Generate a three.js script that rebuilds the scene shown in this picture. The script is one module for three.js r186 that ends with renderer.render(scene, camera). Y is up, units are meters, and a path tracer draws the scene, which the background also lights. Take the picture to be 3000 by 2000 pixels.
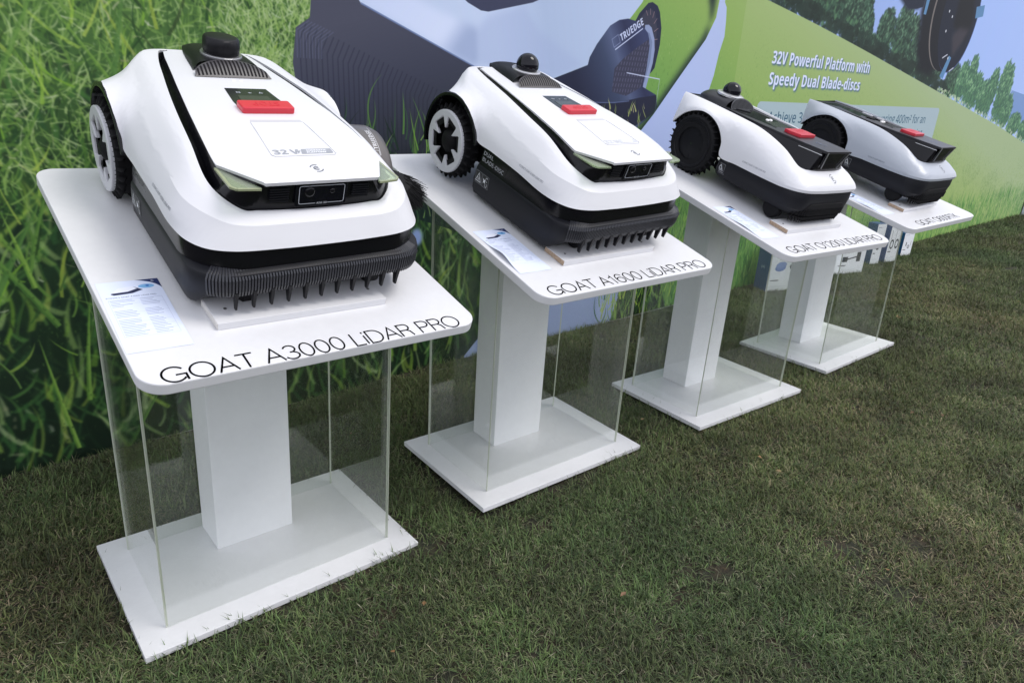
import * as THREE from 'three';
import { RoundedBoxGeometry } from 'three/addons/geometries/RoundedBoxGeometry.js';
import { mergeGeometries, toCreasedNormals } from 'three/addons/utils/BufferGeometryUtils.js';
import { FontLoader } from 'three/addons/loaders/FontLoader.js';
import { TextGeometry } from 'three/addons/geometries/TextGeometry.js';

// ---------------------------------------------------------------- camera, sky, sun, exposure
const scene = new THREE.Scene();
const camera = new THREE.PerspectiveCamera(53.89, 1024 / 682, 0.02, 400);
camera.position.set(0, 1.344, 0);
camera.rotation.set(-0.36876, 0, 0.04968);
const renderer = new THREE.WebGLRenderer({ antialias: true });
renderer.toneMapping = THREE.LinearToneMapping;
renderer.toneMappingExposure = 1.3;
renderer.shadowMap.enabled = true;

{ // bright overcast sky: brighter towards the zenith, faintly blue
  const w = 128, h = 64, d = new Float32Array(w * h * 4);
  for (let j = 0; j < h; j++) for (let i = 0; i < w; i++) {
    const el = (j + 0.5) / h * Math.PI - Math.PI / 2, s = Math.sin(el), k = (j * w + i) * 4;
    const up = s > 0 ? 1.14 - 0.3 * s : 0.4; // hazy: paler towards the horizon
    const L = 0.98 * up;
    d[k] = L * 0.93; d[k + 1] = L * 0.96; d[k + 2] = L * 1.08; d[k + 3] = 1;
  }
  const t = new THREE.DataTexture(d, w, h, THREE.RGBAFormat, THREE.FloatType);
  t.mapping = THREE.EquirectangularReflectionMapping; t.magFilter = t.minFilter = THREE.LinearFilter; t.needsUpdate = true;
  scene.background = t; scene.environment = t;
}
const sun = new THREE.DirectionalLight(0xfffaf2, 1.35);
sun.position.set(6.8, 8.2, -2.5); sun.target.position.set(1, 0, -3);
sun.castShadow = true; sun.shadow.radius = 46; sun.shadow.mapSize.set(2048, 2048);
Object.assign(sun.shadow.camera, { left: -8, right: 8, top: 8, bottom: -8, near: 0.5, far: 30 });
scene.add(sun, sun.target);

// ---------------------------------------------------------------- helpers
let seed = 20240607;
const rnd = () => { seed = (seed + 0x6d2b79f5) | 0; let t = Math.imul(seed ^ (seed >>> 15), 1 | seed); t = (t + Math.imul(t ^ (t >>> 7), 61 | t)) ^ t; return ((t ^ (t >>> 14)) >>> 0) / 4294967296; };
const rr = (a, b) => a + (b - a) * rnd();
const pick = (a) => a[Math.floor(rnd() * a.length)];
const V3 = (x, y, z) => new THREE.Vector3(x, y, z);
const lin = (r, g, b) => new THREE.Color().setRGB(r, g, b);
const std = (c, roughness = 0.5, more = {}) => new THREE.MeshStandardMaterial({ color: c, roughness, metalness: 0, side: THREE.DoubleSide, ...more });
const phys = (c, roughness = 0.5, more = {}) => new THREE.MeshPhysicalMaterial({ color: c, roughness, metalness: 0, side: THREE.DoubleSide, ...more });
const taken = {};
function numbered(n) { const k = taken[n] || 0; taken[n] = k + 1; return k ? `${n}_${String(k).padStart(3, '0')}` : n; }
function part(name, geo, mat, parent) {
  const m = new THREE.Mesh(geo, mat); m.name = name; m.castShadow = m.receiveShadow = true; parent.add(m); return m;
}
function thing(name, label, category, group) {
  const o = new THREE.Group(); o.name = numbered(name); o.userData = { label, category }; if (group) o.userData.group = group; scene.add(o); return o;
}
const soup = (g) => { const n = g.index ? g.toNonIndexed() : g; for (const k of Object.keys(n.attributes)) if (!['position', 'normal', 'uv'].includes(k)) n.deleteAttribute(k); if (!n.attributes.uv) n.setAttribute('uv', new THREE.Float32BufferAttribute(new Float32Array(n.attributes.position.count * 2), 2)); return n; };
const merge = (list) => mergeGeometries(list.map(soup));
const crease = (g, deg = 32) => toCreasedNormals(g, deg * Math.PI / 180);
function bx(w, h, d, x = 0, y = 0, z = 0, r = 0) {
  const g = r ? new RoundedBoxGeometry(w, h, d, 2, r) : new THREE.BoxGeometry(w, h, d); g.translate(x, y, z); return g;
}
function cyl(r0, r1, h, x, y, z, axis = 'y', seg = 32) {
  const g = new THREE.CylinderGeometry(r0, r1, h, seg); if (axis === 'x') g.rotateZ(-Math.PI / 2); if (axis === 'z') g.rotateX(Math.PI / 2); g.translate(x, y, z); return g;
}
function lathe(pts, axis, x, y, z, seg = 48) { // pts: [radius, along]
  const g = new THREE.LatheGeometry(pts.map((p) => new THREE.Vector2(p[0], p[1])), seg);
  if (axis === 'x') g.rotateZ(-Math.PI / 2); if (axis === 'z') g.rotateX(Math.PI / 2); g.translate(x, y, z); return g;
}
const poly = (pts) => new THREE.Shape(pts.map((p) => new THREE.Vector2(p[0], p[1])));
function extr(shape, depth, bevel = 0, seg = 12) { return new THREE.ExtrudeGeometry(shape, { depth: depth - 2 * bevel, bevelEnabled: bevel > 0, bevelThickness: bevel, bevelSize: bevel, bevelOffset: -bevel, bevelSegments: 2, curveSegments: seg }).translate(0, 0, bevel); }
function rrect(w, h, r, x = 0, y = 0) {
  const s = new THREE.Shape(), a = x - w / 2, b = y - h / 2, c = x + w / 2, d = y + h / 2;
  s.moveTo(a + r, b); s.lineTo(c - r, b); s.absarc(c - r, b + r, r, -Math.PI / 2, 0); s.lineTo(c, d - r); s.absarc(c - r, d - r, r, 0, Math.PI / 2);
  s.lineTo(a + r, d); s.absarc(a + r, d - r, r, Math.PI / 2, Math.PI); s.lineTo(a, b + r); s.absarc(a + r, b + r, r, Math.PI, 1.5 * Math.PI); return s;
}
const lerpT = (tab, v) => { // [[x,y],...]
  if (v <= tab[0][0]) return tab[0][1];
  for (let i = 1; i < tab.length; i++) if (v <= tab[i][0]) { const [a, b] = tab[i - 1], [c, d] = tab[i]; return b + (d - b) * (v - a) / (c - a); }
  return tab[tab.length - 1][1];
};
const cr = (a, b, c, d, t) => 0.5 * (2 * b + (c - a) * t + (2 * a - 5 * b + 4 * c - d) * t * t + (3 * b - a - 3 * c + d) * t * t * t);
// surface through rows of control points (rows along u, columns along v), smooth both ways; u may close
function loft(rows, { nu = 5, nv = 4, closed = false, sharp = [] } = {}) {
  const U = rows.length, W = rows[0].length, cols = [];
  const at = (i) => closed ? rows[(i + U) % U] : rows[Math.max(0, Math.min(U - 1, i))];
  const stretched = [], gap = (A, B) => { let d = 0; A.forEach((p, j) => { d += Math.hypot(p[0] - B[j][0], p[1] - B[j][1], p[2] - B[j][2]); }); return Math.sqrt(Math.max(1e-9, d / A.length)); };
  for (let i = 0; i < (closed ? U : U - 1); i++) {
    const A = at(i - 1), B = at(i), C = at(i + 1), D = at(i + 2), t1 = Math.max(gap(A, B), 1e-3), t2 = t1 + Math.max(gap(B, C), 1e-3), t3 = t2 + Math.max(gap(C, D), 1e-3); // centripetal knots
    for (let k = 0; k < nu; k++) {
      const t = t1 + (t2 - t1) * k / nu, mix = (p, q, a, b) => ((b - t) * p + (t - a) * q) / (b - a);
      stretched.push(B.map((_, j) => [0, 1, 2].map((c) => { const a1 = A === B ? B[j][c] : mix(A[j][c], B[j][c], 0, t1), a2 = mix(B[j][c], C[j][c], t1, t2), a3 = C === D ? C[j][c] : mix(C[j][c], D[j][c], t2, t3); return mix(mix(a1, a2, 0, t2), mix(a2, a3, t1, t3), t1, t2); })));
    }
  }
  stretched.push(closed ? stretched[0] : rows[U - 1]);
  for (const r of stretched) {
    const line = [];
    for (let j = 0; j < W - 1; j++) for (let k = 0; k < nv; k++) {
      const t = k / nv, f = (n) => r[Math.max(0, Math.min(W - 1, n))];
      const B = r[j], C = r[j + 1], A = sharp.includes(j) ? B : f(j - 1), D = sharp.includes(j + 1) ? C : f(j + 2);
      line.push([0, 1, 2].map((c) => cr(A[c], B[c], C[c], D[c], t)));
    }
    line.push(r[W - 1]); cols.push(line);
  }
  const pos = [], uv = [], idx = [], n = cols[0].length;
  cols.forEach((l, i) => l.forEach((p, j) => { pos.push(...p); uv.push(i / (cols.length - 1), j / (n - 1)); }));
  for (let i = 0; i < cols.length - 1; i++) for (let j = 0; j < n - 1; j++) { const a = i * n + j; idx.push(a, a + n, a + 1, a + 1, a + n, a + n + 1); }
  const g = new THREE.BufferGeometry(); g.setAttribute('position', new THREE.Float32BufferAttribute(pos, 3)); g.setAttribute('uv', new THREE.Float32BufferAttribute(uv, 2)); g.setIndex(idx); g.computeVertexNormals(); return g;
}
const mirrorRows = (half, rear) => { // half: rows from rear to the front centre line (x >= 0); closes round the back when rear is given
  const L = half.map((r) => r.map(([x, y, z]) => [-x, y, z])), R = half.slice(0, -1).reverse();
  return rear ? [rear, ...L, ...R] : [...L, ...R];
};
// closed plan outline: half width w, front z, rear z, front corner radius r
function outline(w, zf, zr, r, n = 9) {
  const p = [], a = (cx, cz, t0, t1, q) => { for (let i = 0; i <= n; i++) { const t = t0 + (t1 - t0) * i / n; p.push([cx + q * Math.sin(t), cz + q * Math.cos(t)]); } };
  const q = Math.min(0.02, r);
  p.push([-w, zr + q]); for (let i = 1; i < 6; i++) p.push([-w, zr + q + (zf - r - zr - q) * i / 6]);
  a(-w + r, zf - r, -Math.PI / 2, 0, r); for (let i = 1; i < 6; i++) p.push([(-w + r) + (2 * w - 2 * r) * i / 6, zf]);
  a(w - r, zf - r, 0, Math.PI / 2, r); for (let i = 5; i > 0; i--) p.push([w, zr + q + (zf - r - zr - q) * i / 6]);
  p.push([w, zr + q], [w - q, zr], [-w + q, zr]); return p;
}
function rings(list, capTop, capBottom) { // list: [y, w, zf, zr, r]
  const rs = list.map(([y, w, zf, zr, r]) => outline(w, zf, zr, r).map(([x, z]) => [x, y, z])), pos = [], idx = [], n = rs[0].length;
  rs.forEach((r) => r.forEach((p) => pos.push(...p)));
  for (let i = 0; i < rs.length - 1; i++) for (let j = 0; j < n; j++) { const a = i * n + j, b = i * n + (j + 1) % n; idx.push(a, a + n, b, b, a + n, b + n); }
  for (const [on, k] of [[capTop, 0], [capBottom, rs.length - 1]]) if (on) {
    const c = pos.length / 3; let z = 0; rs[k].forEach((p) => { z += p[2] / n; }); pos.push(0, rs[k][0][1], z);
    for (let j = 0; j < n; j++) idx.push(c, k * n + j, k * n + (j + 1) % n);
  }
  const g = new THREE.BufferGeometry(); g.setAttribute('position', new THREE.Float32BufferAttribute(pos, 3)); g.setIndex(idx);
  g.setAttribute('uv', new THREE.Float32BufferAttribute(new Float32Array(pos.length / 3 * 2), 2)); g.computeVertexNormals(); return crease(g, 28);
}
function canvasTex(w, h, draw, more = {}) {
  const c = document.createElement('canvas'); c.width = w; c.height = h; draw(c.getContext('2d'), w, h);
  const t = new THREE.CanvasTexture(c); t.colorSpace = more.data ? THREE.NoColorSpace : THREE.SRGBColorSpace; t.magFilter = THREE.LinearFilter; t.anisotropy = 8; delete more.data; Object.assign(t, more); return t;
}
function noiseTex(n, fn, rep, data = false) {
  const d = new Uint8Array(n * n * 4); for (let j = 0; j < n; j++) for (let i = 0; i < n; i++) { const c = fn(i / n, j / n), k = (j * n + i) * 4; d[k] = c[0]; d[k + 1] = c[1]; d[k + 2] = c[2]; d[k + 3] = 255; }
  const t = new THREE.DataTexture(d, n, n); t.wrapS = t.wrapT = THREE.RepeatWrapping; t.magFilter = THREE.LinearFilter; t.minFilter = THREE.LinearMipmapLinearFilter; t.generateMipmaps = true; t.repeat.set(rep, rep); if (!data) t.colorSpace = THREE.SRGBColorSpace; t.needsUpdate = true; return t;
}
// tileable value noise
function vnoise(period, s) {
  const g = new Float32Array(period * period); let q = s; const r = () => { q = (q * 1664525 + 1013904223) >>> 0; return q / 4294967296; }; for (let i = 0; i < g.length; i++) g[i] = r();
  const sm = (t) => t * t * (3 - 2 * t);
  return (u, v) => { const x = u * period, y = v * period, i = Math.floor(x), j = Math.floor(y), a = sm(x - i), b = sm(y - j), G = (m, n) => g[((n % period + period) % period) * period + ((m % period + period) % period)]; return (G(i, j) * (1 - a) + G(i + 1, j) * a) * (1 - b) + (G(i, j + 1) * (1 - a) + G(i + 1, j + 1) * a) * b; };
}
const [font, fontB] = await Promise.all(['regular', 'bold'].map((k) => new FontLoader().loadAsync(`fonts/droid/droid_sans_${k}.typeface.json`)));
function textGeo(str, size, depth, f = font) {
  const g = new TextGeometry(str, { font: f, size, depth, curveSegments: 4, bevelEnabled: false }); g.computeBoundingBox(); const b = g.boundingBox; g.translate(-(b.min.x + b.max.x) / 2, -(b.min.y + b.max.y) / 2, 0); return g;
}

// ---------------------------------------------------------------- layout (metres)
const PHI = 0.70559, WALLD = -2.6087;
const WD = V3(Math.cos(PHI), 0, -Math.sin(PHI)), WN = V3(Math.sin(PHI), 0, Math.cos(PHI));
const onWall = (s, h, off = 0) => WD.clone().multiplyScalar(s).addScaledVector(WN, WALLD + off).setY(h);
const ST = { bw: 0.776, bd: 0.5216, bh: 0.0177, aw: 0.6405, ad: 0.3835, cw: 0.23, cd: 0.138, tw: 0.775, td: 0.938, h: 0.9369, tilt: 0.2945, tz: 0.0401, cz: -0.1152 };
const STANDS = [
  { p: [-0.7248, -0.0111, -1.6613], a: 0.7314, rx: 0.0061, rz: -0.0365, top: [0.0139, -0.0123, 0.007] },
  { p: [0.0677, 0.006, -2.3157], a: 0.6862, rx: 0.0072, rz: -0.0138, top: [-0.0109, -0.0104, 0.0091] },
  { p: [0.951, 0.0066, -2.9522], a: 0.6619, rx: -0.0002, rz: -0.0207, top: [-0.0011, 0.0119, -0.003] },
  { p: [1.7763, 0.0003, -3.6696], a: 0.6798, rx: -0.0145, rz: 0.0046, top: [0.0032, 0.0108, 0.0061] }];
for (const s of STANDS) {
  s.M = new THREE.Matrix4().makeRotationFromEuler(new THREE.Euler(s.rx, s.a, s.rz, 'YXZ')).setPosition(...s.p);
  s.T = new THREE.Matrix4().makeRotationX(ST.tilt).setPosition(0, ST.h, ST.tz).multiply(new THREE.Matrix4().makeTranslation(s.top[0], 0, s.top[1])).multiply(new THREE.Matrix4().makeRotationY(s.top[2]));
  s.W = s.M.clone().multiply(s.T);
}
const setM = (o, m) => { m.decompose(o.position, o.quaternion, o.scale); return o; };
function groundY(x, z) { // the lawn is not level: it carries each base plate
  let w = 0.25, v = 0;
  for (const s of STANDS) {
    const dx = x - s.p[0], dz = z - s.p[2], c = Math.cos(s.a), n = Math.sin(s.a), lx = c * dx - n * dz, lz = n * dx + c * dz, k = 3 * Math.exp(-(dx * dx + dz * dz) / 0.42);
    v += k * (s.p[1] + lx * s.rz - lz * s.rx); w += k;
  }
  return v / w + 0.006 * Math.sin(x * 2.1 + z * 0.7) * Math.cos(z * 1.7) * 0.25 / w - 0.006;
}
// ---------------------------------------------------------------- ground and grass
const nA = vnoise(16, 11), nB = vnoise(64, 5), nC = vnoise(128, 9);
{
  const N = 90, g = new THREE.BufferGeometry(), pos = [], idx = [], uv = [];
  const xs = [], zs = []; for (let i = 0; i <= N; i++) { const t = i / N * 2 - 1; xs.push(2 + Math.sign(t) * (4 * Math.abs(t) + 56 * Math.abs(t) ** 5)); zs.push(-3 + Math.sign(t) * (4 * Math.abs(t) + 56 * Math.abs(t) ** 5)); }
  for (const z of zs) for (const x of xs) { pos.push(x, groundY(x, z) - 0.004, z); uv.push(x, z); }
  for (let j = 0; j < N; j++) for (let i = 0; i < N; i++) { const a = j * (N + 1) + i; idx.push(a, a + N + 1, a + 1, a + 1, a + N + 1, a + N + 2); }
  g.setAttribute('position', new THREE.Float32BufferAttribute(pos, 3)); g.setAttribute('uv', new THREE.Float32BufferAttribute(uv, 2)); g.setIndex(idx); g.computeVertexNormals();
  const t = noiseTex(512, (u, v) => { const a = nA(u, v), b = nB(u, v), c = nC(u, v), k = 0.4 + 0.35 * b + 0.5 * c; return [56 * k * (0.85 + 0.3 * a), 52 * k, 36 * k]; }, 2.2);
  const m = part('ground', g, std(0xffffff, 0.95, { map: t }), scene); m.userData.kind = 'structure';
}
{
  const blade = (pos, col, nor, x, z, yaw, len, wid, lean, c, bend) => {
    // bent, tapering strip in four faces
    const dx = Math.cos(yaw), dz = Math.sin(yaw), sx = -dz * wid / 2, sz = dx * wid / 2;
    const P = (t) => { const a = lean * (0.45 + bend * t); return [x + dx * Math.sin(a) * len * t, Math.cos(a) * len * t - 0.004, z + dz * Math.sin(a) * len * t]; };
    const a = P(0), b = P(0.55), e = P(1), k = 0.8;
    const q = [[a[0] - sx, a[1], a[2] - sz], [a[0] + sx, a[1], a[2] + sz], [b[0] + sx * k, b[1], b[2] + sz * k], [b[0] - sx * k, b[1], b[2] - sz * k], e];
    for (const i of [0, 1, 2, 0, 2, 3, 3, 2, 4]) { pos.push(...q[i]); col.push(...c); }
  };
  const tuft = (n, rad, dry) => {
    const pos = [], col = [];
    for (let i = 0; i < n; i++) {
      const r = rad * Math.sqrt(rnd()), t = rnd() * 6.283, straw = rnd() < dry;
      const k = straw ? rr(0.55, 1.2) : (rnd() < 0.5 ? rr(0.35, 0.75) : rr(0.85, 1.6)), c = straw ? [0.27 * k, 0.245 * k, 0.155 * k] : pick([[0.072, 0.104, 0.034], [0.088, 0.116, 0.038], [0.055, 0.088, 0.03], [0.118, 0.135, 0.055], [0.1, 0.112, 0.045]]).map((v) => v * k);
      blade(pos, col, null, r * Math.cos(t), r * Math.sin(t), rnd() * 6.283, rr(0.018, straw ? 0.044 : 0.052), rr(0.0017, 0.0033), rr(0.35, straw ? 1.85 : 1.7), c, rr(0.4, 1.1));
    }
    const g = new THREE.BufferGeometry(); g.setAttribute('position', new THREE.Float32BufferAttribute(pos, 3)); g.setAttribute('color', new THREE.Float32BufferAttribute(col, 3)); g.computeVertexNormals(); return g;
  };
  const root = new THREE.Group(); root.name = 'lawn_grass'; root.userData = { kind: 'stuff', label: 'short mown lawn grass with dry straw blades round the stands', category: 'grass' }; scene.add(root);
  const mat = std(0xffffff, 0.75, { vertexColors: true });
  const spots = [[], [], [], []], under = (x, z) => STANDS.some((s) => { const dx = x - s.p[0], dz = z - s.p[2], c = Math.cos(s.a), n = Math.sin(s.a); return Math.abs(c * dx - n * dz) < ST.bw / 2 + 0.018 && Math.abs(n * dx + c * dz) < ST.bd / 2 + 0.018; });
  const patch = vnoise(12, 77), patch2 = vnoise(40, 31), worn = vnoise(56, 19), worn2 = vnoise(70, 23);
  const fill = (s0, s1, q0, q1, dens, size) => {
    const n = Math.round((s1 - s0) * (q1 - q0) * dens);
    for (let i = 0; i < n; i++) {
      const s = rr(s0, s1), q = rr(q0, q1), P = onWall(s, 0, q); if (under(P.x, P.z)) continue;
      const a = patch(s / 9, q / 9), b = patch2(s / 9, q / 9), c = worn(s / 9, q / 9); if (c > 0.68 && rnd() < (c - 0.68) * 3.2) continue;
      spots[Math.min(3, Math.floor(rnd() * 1.6 + (0.55 * a + 0.45 * b) * 2.6))].push([P.x, groundY(P.x, P.z), P.z, size * rr(0.75, 1.2), a, b]);
    }
  };
  fill(-1.3, 4.2, 0.02, 2.75, 2300, 1); fill(4.2, 8, 0.02, 2.3, 1500, 1.08); fill(8, 13.5, -0.3, 2.0, 800, 1.25);
  const dry = [0.05, 0.12, 0.22, 0.36], dummy = new THREE.Object3D(), colr = new THREE.Color();
  spots.forEach((list, v) => {
    const im = new THREE.InstancedMesh(tuft(19, 0.038, dry[v]), mat, list.length); im.name = 'grass_tufts'; im.castShadow = im.receiveShadow = true; im.userData.kind = 'stuff';
    list.forEach(([x, y, z, k, a, b], i) => {
      dummy.position.set(x, y, z); dummy.rotation.set(rr(-0.12, 0.12), rnd() * 6.283, rr(-0.12, 0.12)); dummy.scale.set(k, k * rr(0.7, 1.15), k); dummy.updateMatrix(); im.setMatrixAt(i, dummy.matrix);
      const q = rr(0.8, 1.2) * (0.7 + 0.6 * worn2(x / 9, z / 9)); im.setColorAt(i, colr.setRGB(q * (0.8 + 0.42 * a), q * (0.9 + 0.16 * b + 0.06 * a), q * (0.92 + 0.06 * a)));
    });
    root.add(im);
  });
  // dry clippings and fallen leaf scraps lying on the lawn
  const scrap = (n, len, wid, cols, seedY) => {
    const pos = [], col = [], put = (q, c) => { for (const i of [0, 1, 2, 0, 2, 3]) { pos.push(...q[i]); col.push(...c); } };
    for (let i = 0; i < n; i++) { const s = rr(-1.2, 7), q = rr(0.1, 2.6), P = onWall(s, 0, q); if (under(P.x, P.z)) continue; const a = rnd() * 6.283, L = rr(...len), w = rr(...wid), y = groundY(P.x, P.z) + rr(0.014, 0.03), dx = Math.cos(a) * L / 2, dz = Math.sin(a) * L / 2, sx = -Math.sin(a) * w / 2, sz = Math.cos(a) * w / 2, t = rr(-0.25, 0.25) * L, k = rr(0.7, 1.2); put([[P.x - dx, y - t, P.z - dz], [P.x + sx, y + 0.1 * w, P.z + sz], [P.x + dx, y + t, P.z + dz], [P.x - sx, y + 0.2 * w, P.z - sz]], pick(cols).map((v) => v * k)); }
    const g = new THREE.BufferGeometry(); g.setAttribute('position', new THREE.Float32BufferAttribute(pos, 3)); g.setAttribute('color', new THREE.Float32BufferAttribute(col, 3)); g.computeVertexNormals(); const m = part(seedY, g, mat, root); m.userData.kind = 'stuff';
  };
  scrap(1500, [0.015, 0.036], [0.0012, 0.0022], [[0.26, 0.23, 0.16], [0.2, 0.175, 0.11], [0.3, 0.28, 0.2]], 'dry_clippings'); scrap(46, [0.015, 0.032], [0.01, 0.018], [[0.22, 0.12, 0.05], [0.28, 0.2, 0.1], [0.16, 0.09, 0.05]], 'leaf_scraps');
}

// ---------------------------------------------------------------- printed backdrop
const WALLH = 2.5;
function grassPrint(x, sc, list) { // list: [count, s0, s1, h0, h1, len0, len1, wid0, wid1, spread, colours, alpha]
  for (const [n, s0, s1, h0, h1, l0, l1, w0, w1, sp, cols, al] of list) for (let i = 0; i < n; i++) {
    const s = rr(s0, s1), h = rr(h0, h1), L = rr(l0, l1), w = rr(w0, w1), a = Math.PI / 2 + (rnd() + rnd() - 1) * sp, cu = rr(-0.35, 0.35) * L;
    const ex = s + Math.cos(a) * L, ey = h + Math.sin(a) * L, mx = (s + ex) / 2 - Math.sin(a) * cu, my = (h + ey) / 2 + Math.cos(a) * cu;
    const px = -Math.sin(a) * w / 2, py = Math.cos(a) * w / 2, X = sc.x, Y = sc.y;
    x.globalAlpha = al * rr(0.75, 1); x.fillStyle = pick(cols); x.beginPath();
    x.moveTo(X(s - px), Y(h - py)); x.quadraticCurveTo(X(mx - px), Y(my - py), X(ex), Y(ey)); x.quadraticCurveTo(X(mx + px), Y(my + py), X(s + px), Y(h + py)); x.fill();
  }
  x.globalAlpha = 1;
}
const GREEN = { dark: ['#2a4a24', '#20401f', '#355a2a', '#1b341b', '#3e5f2e', '#2e4022'], mid: ['#5c8438', '#6d9642', '#7fa650', '#527a34', '#8cb05a', '#759c46'], light: ['#a4c46c', '#b4cf80', '#c2d890', '#98bc60', '#cfe0a4', '#accb78'], hot: ['#9ec648', '#b4d45a', '#8aba3c', '#c0d45e', '#a8bc4a'], straw: ['#d4d2b0', '#beb992', '#e2e2cc', '#aca680'] };
const poly2 = (x, sc, pts, fill) => { x.beginPath(); pts.forEach(([s, h], i) => (i ? x.lineTo(sc.x(s), sc.y(h)) : x.moveTo(sc.x(s), sc.y(h)))); x.closePath(); if (fill) { x.fillStyle = fill; x.fill(); } };
const grad = (x, sc, a, b, stops) => { const g = x.createLinearGradient(sc.x(a[0]), sc.y(a[1]), sc.x(b[0]), sc.y(b[1])); stops.forEach(([t, c]) => g.addColorStop(t, c)); return g; };
const SPLIT = 3.95, S0 = -0.7, S1 = 11.1;
const LAWN = [[3.7, 1.955], [4.224, 1.896], [4.916, 1.804], [5.681, 1.69], [7.206, 1.454], [9.171, 1.145], [10.28, 0.948], [11.2, 0.78]];
function lawnPrint(x, sc, s0, s1) { // the pictured slope runs across the joint of both sheets
  const lh = (s) => lerpT(LAWN, s) + (s < 3.7 ? (3.7 - s) * 0.4 : 0), k = sc.k, band = sc.x(s0 + 0.02) - sc.x(s0), top = []; for (let i = 0; i <= 24; i++) { const s = s0 - 0.05 + (s1 - s0 + 0.1) * i / 24; top.push([s, lh(s)]); }
  poly2(x, sc, [...top, [s1 + 0.05, -0.1], [s0 - 0.05, -0.1]], grad(x, sc, [6.2, 1.75], [5.4, 0.1], [[0, '#aabd90'], [0.25, '#a2b877'], [0.6, '#8fae5c'], [1, '#6a9a4a']]));
  const n = Math.round(3400 * (s1 - s0));
  for (let i = 0; i < n; i++) {
    const s = rr(s0, s1), d = rnd(), v = lh(s) * (1 - d) - 0.02, g = 0.25 + d * 1.2, L = 0.024 * g, ang = Math.PI / 2 + rr(-0.6, 0.6), cl = Math.sin(s * 5 + v * 3) * Math.sin(s * 2.3 - v * 9);
    x.globalAlpha = rr(0.2, 0.55) * Math.min(1, d * 3 + 0.2); x.strokeStyle = cl > 0.15 ? pick(['#4f7c36', '#5c8a3c', '#7a9c4c', '#46703a']) : pick(['#6f9846', '#a6bd6e', '#b6ca80', '#89ac56', '#c4cf92', '#5c8840', '#9ab862']); x.lineWidth = Math.max(0.8, 0.0055 * g * k);
    x.beginPath(); x.moveTo(sc.x(s), sc.y(v)); x.lineTo(sc.x(s + Math.cos(ang) * L), sc.y(v + Math.sin(ang) * L)); x.stroke();
  }
  grassPrint(x, sc, [[Math.round(370 * (s1 - s0)), s0, s1, -0.05, 0.35, 0.05, 0.16, 0.006, 0.014, 0.4, ['#4c8c3c', '#5a9c44', '#3d7c38', '#70a850', '#2f6834', '#86b85c', '#2a603a'], 0.7]]);
  if (s0 < 5.2) grassPrint(x, sc, [[1200, s0, Math.min(s1, 5.2), -0.05, 0.7, 0.05, 0.16, 0.006, 0.014, 0.6, ['#3d7034', '#2c5c30', '#588a3f', '#749f4c', '#245030'], 0.65]]);
  x.globalAlpha = 1;
}
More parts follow.
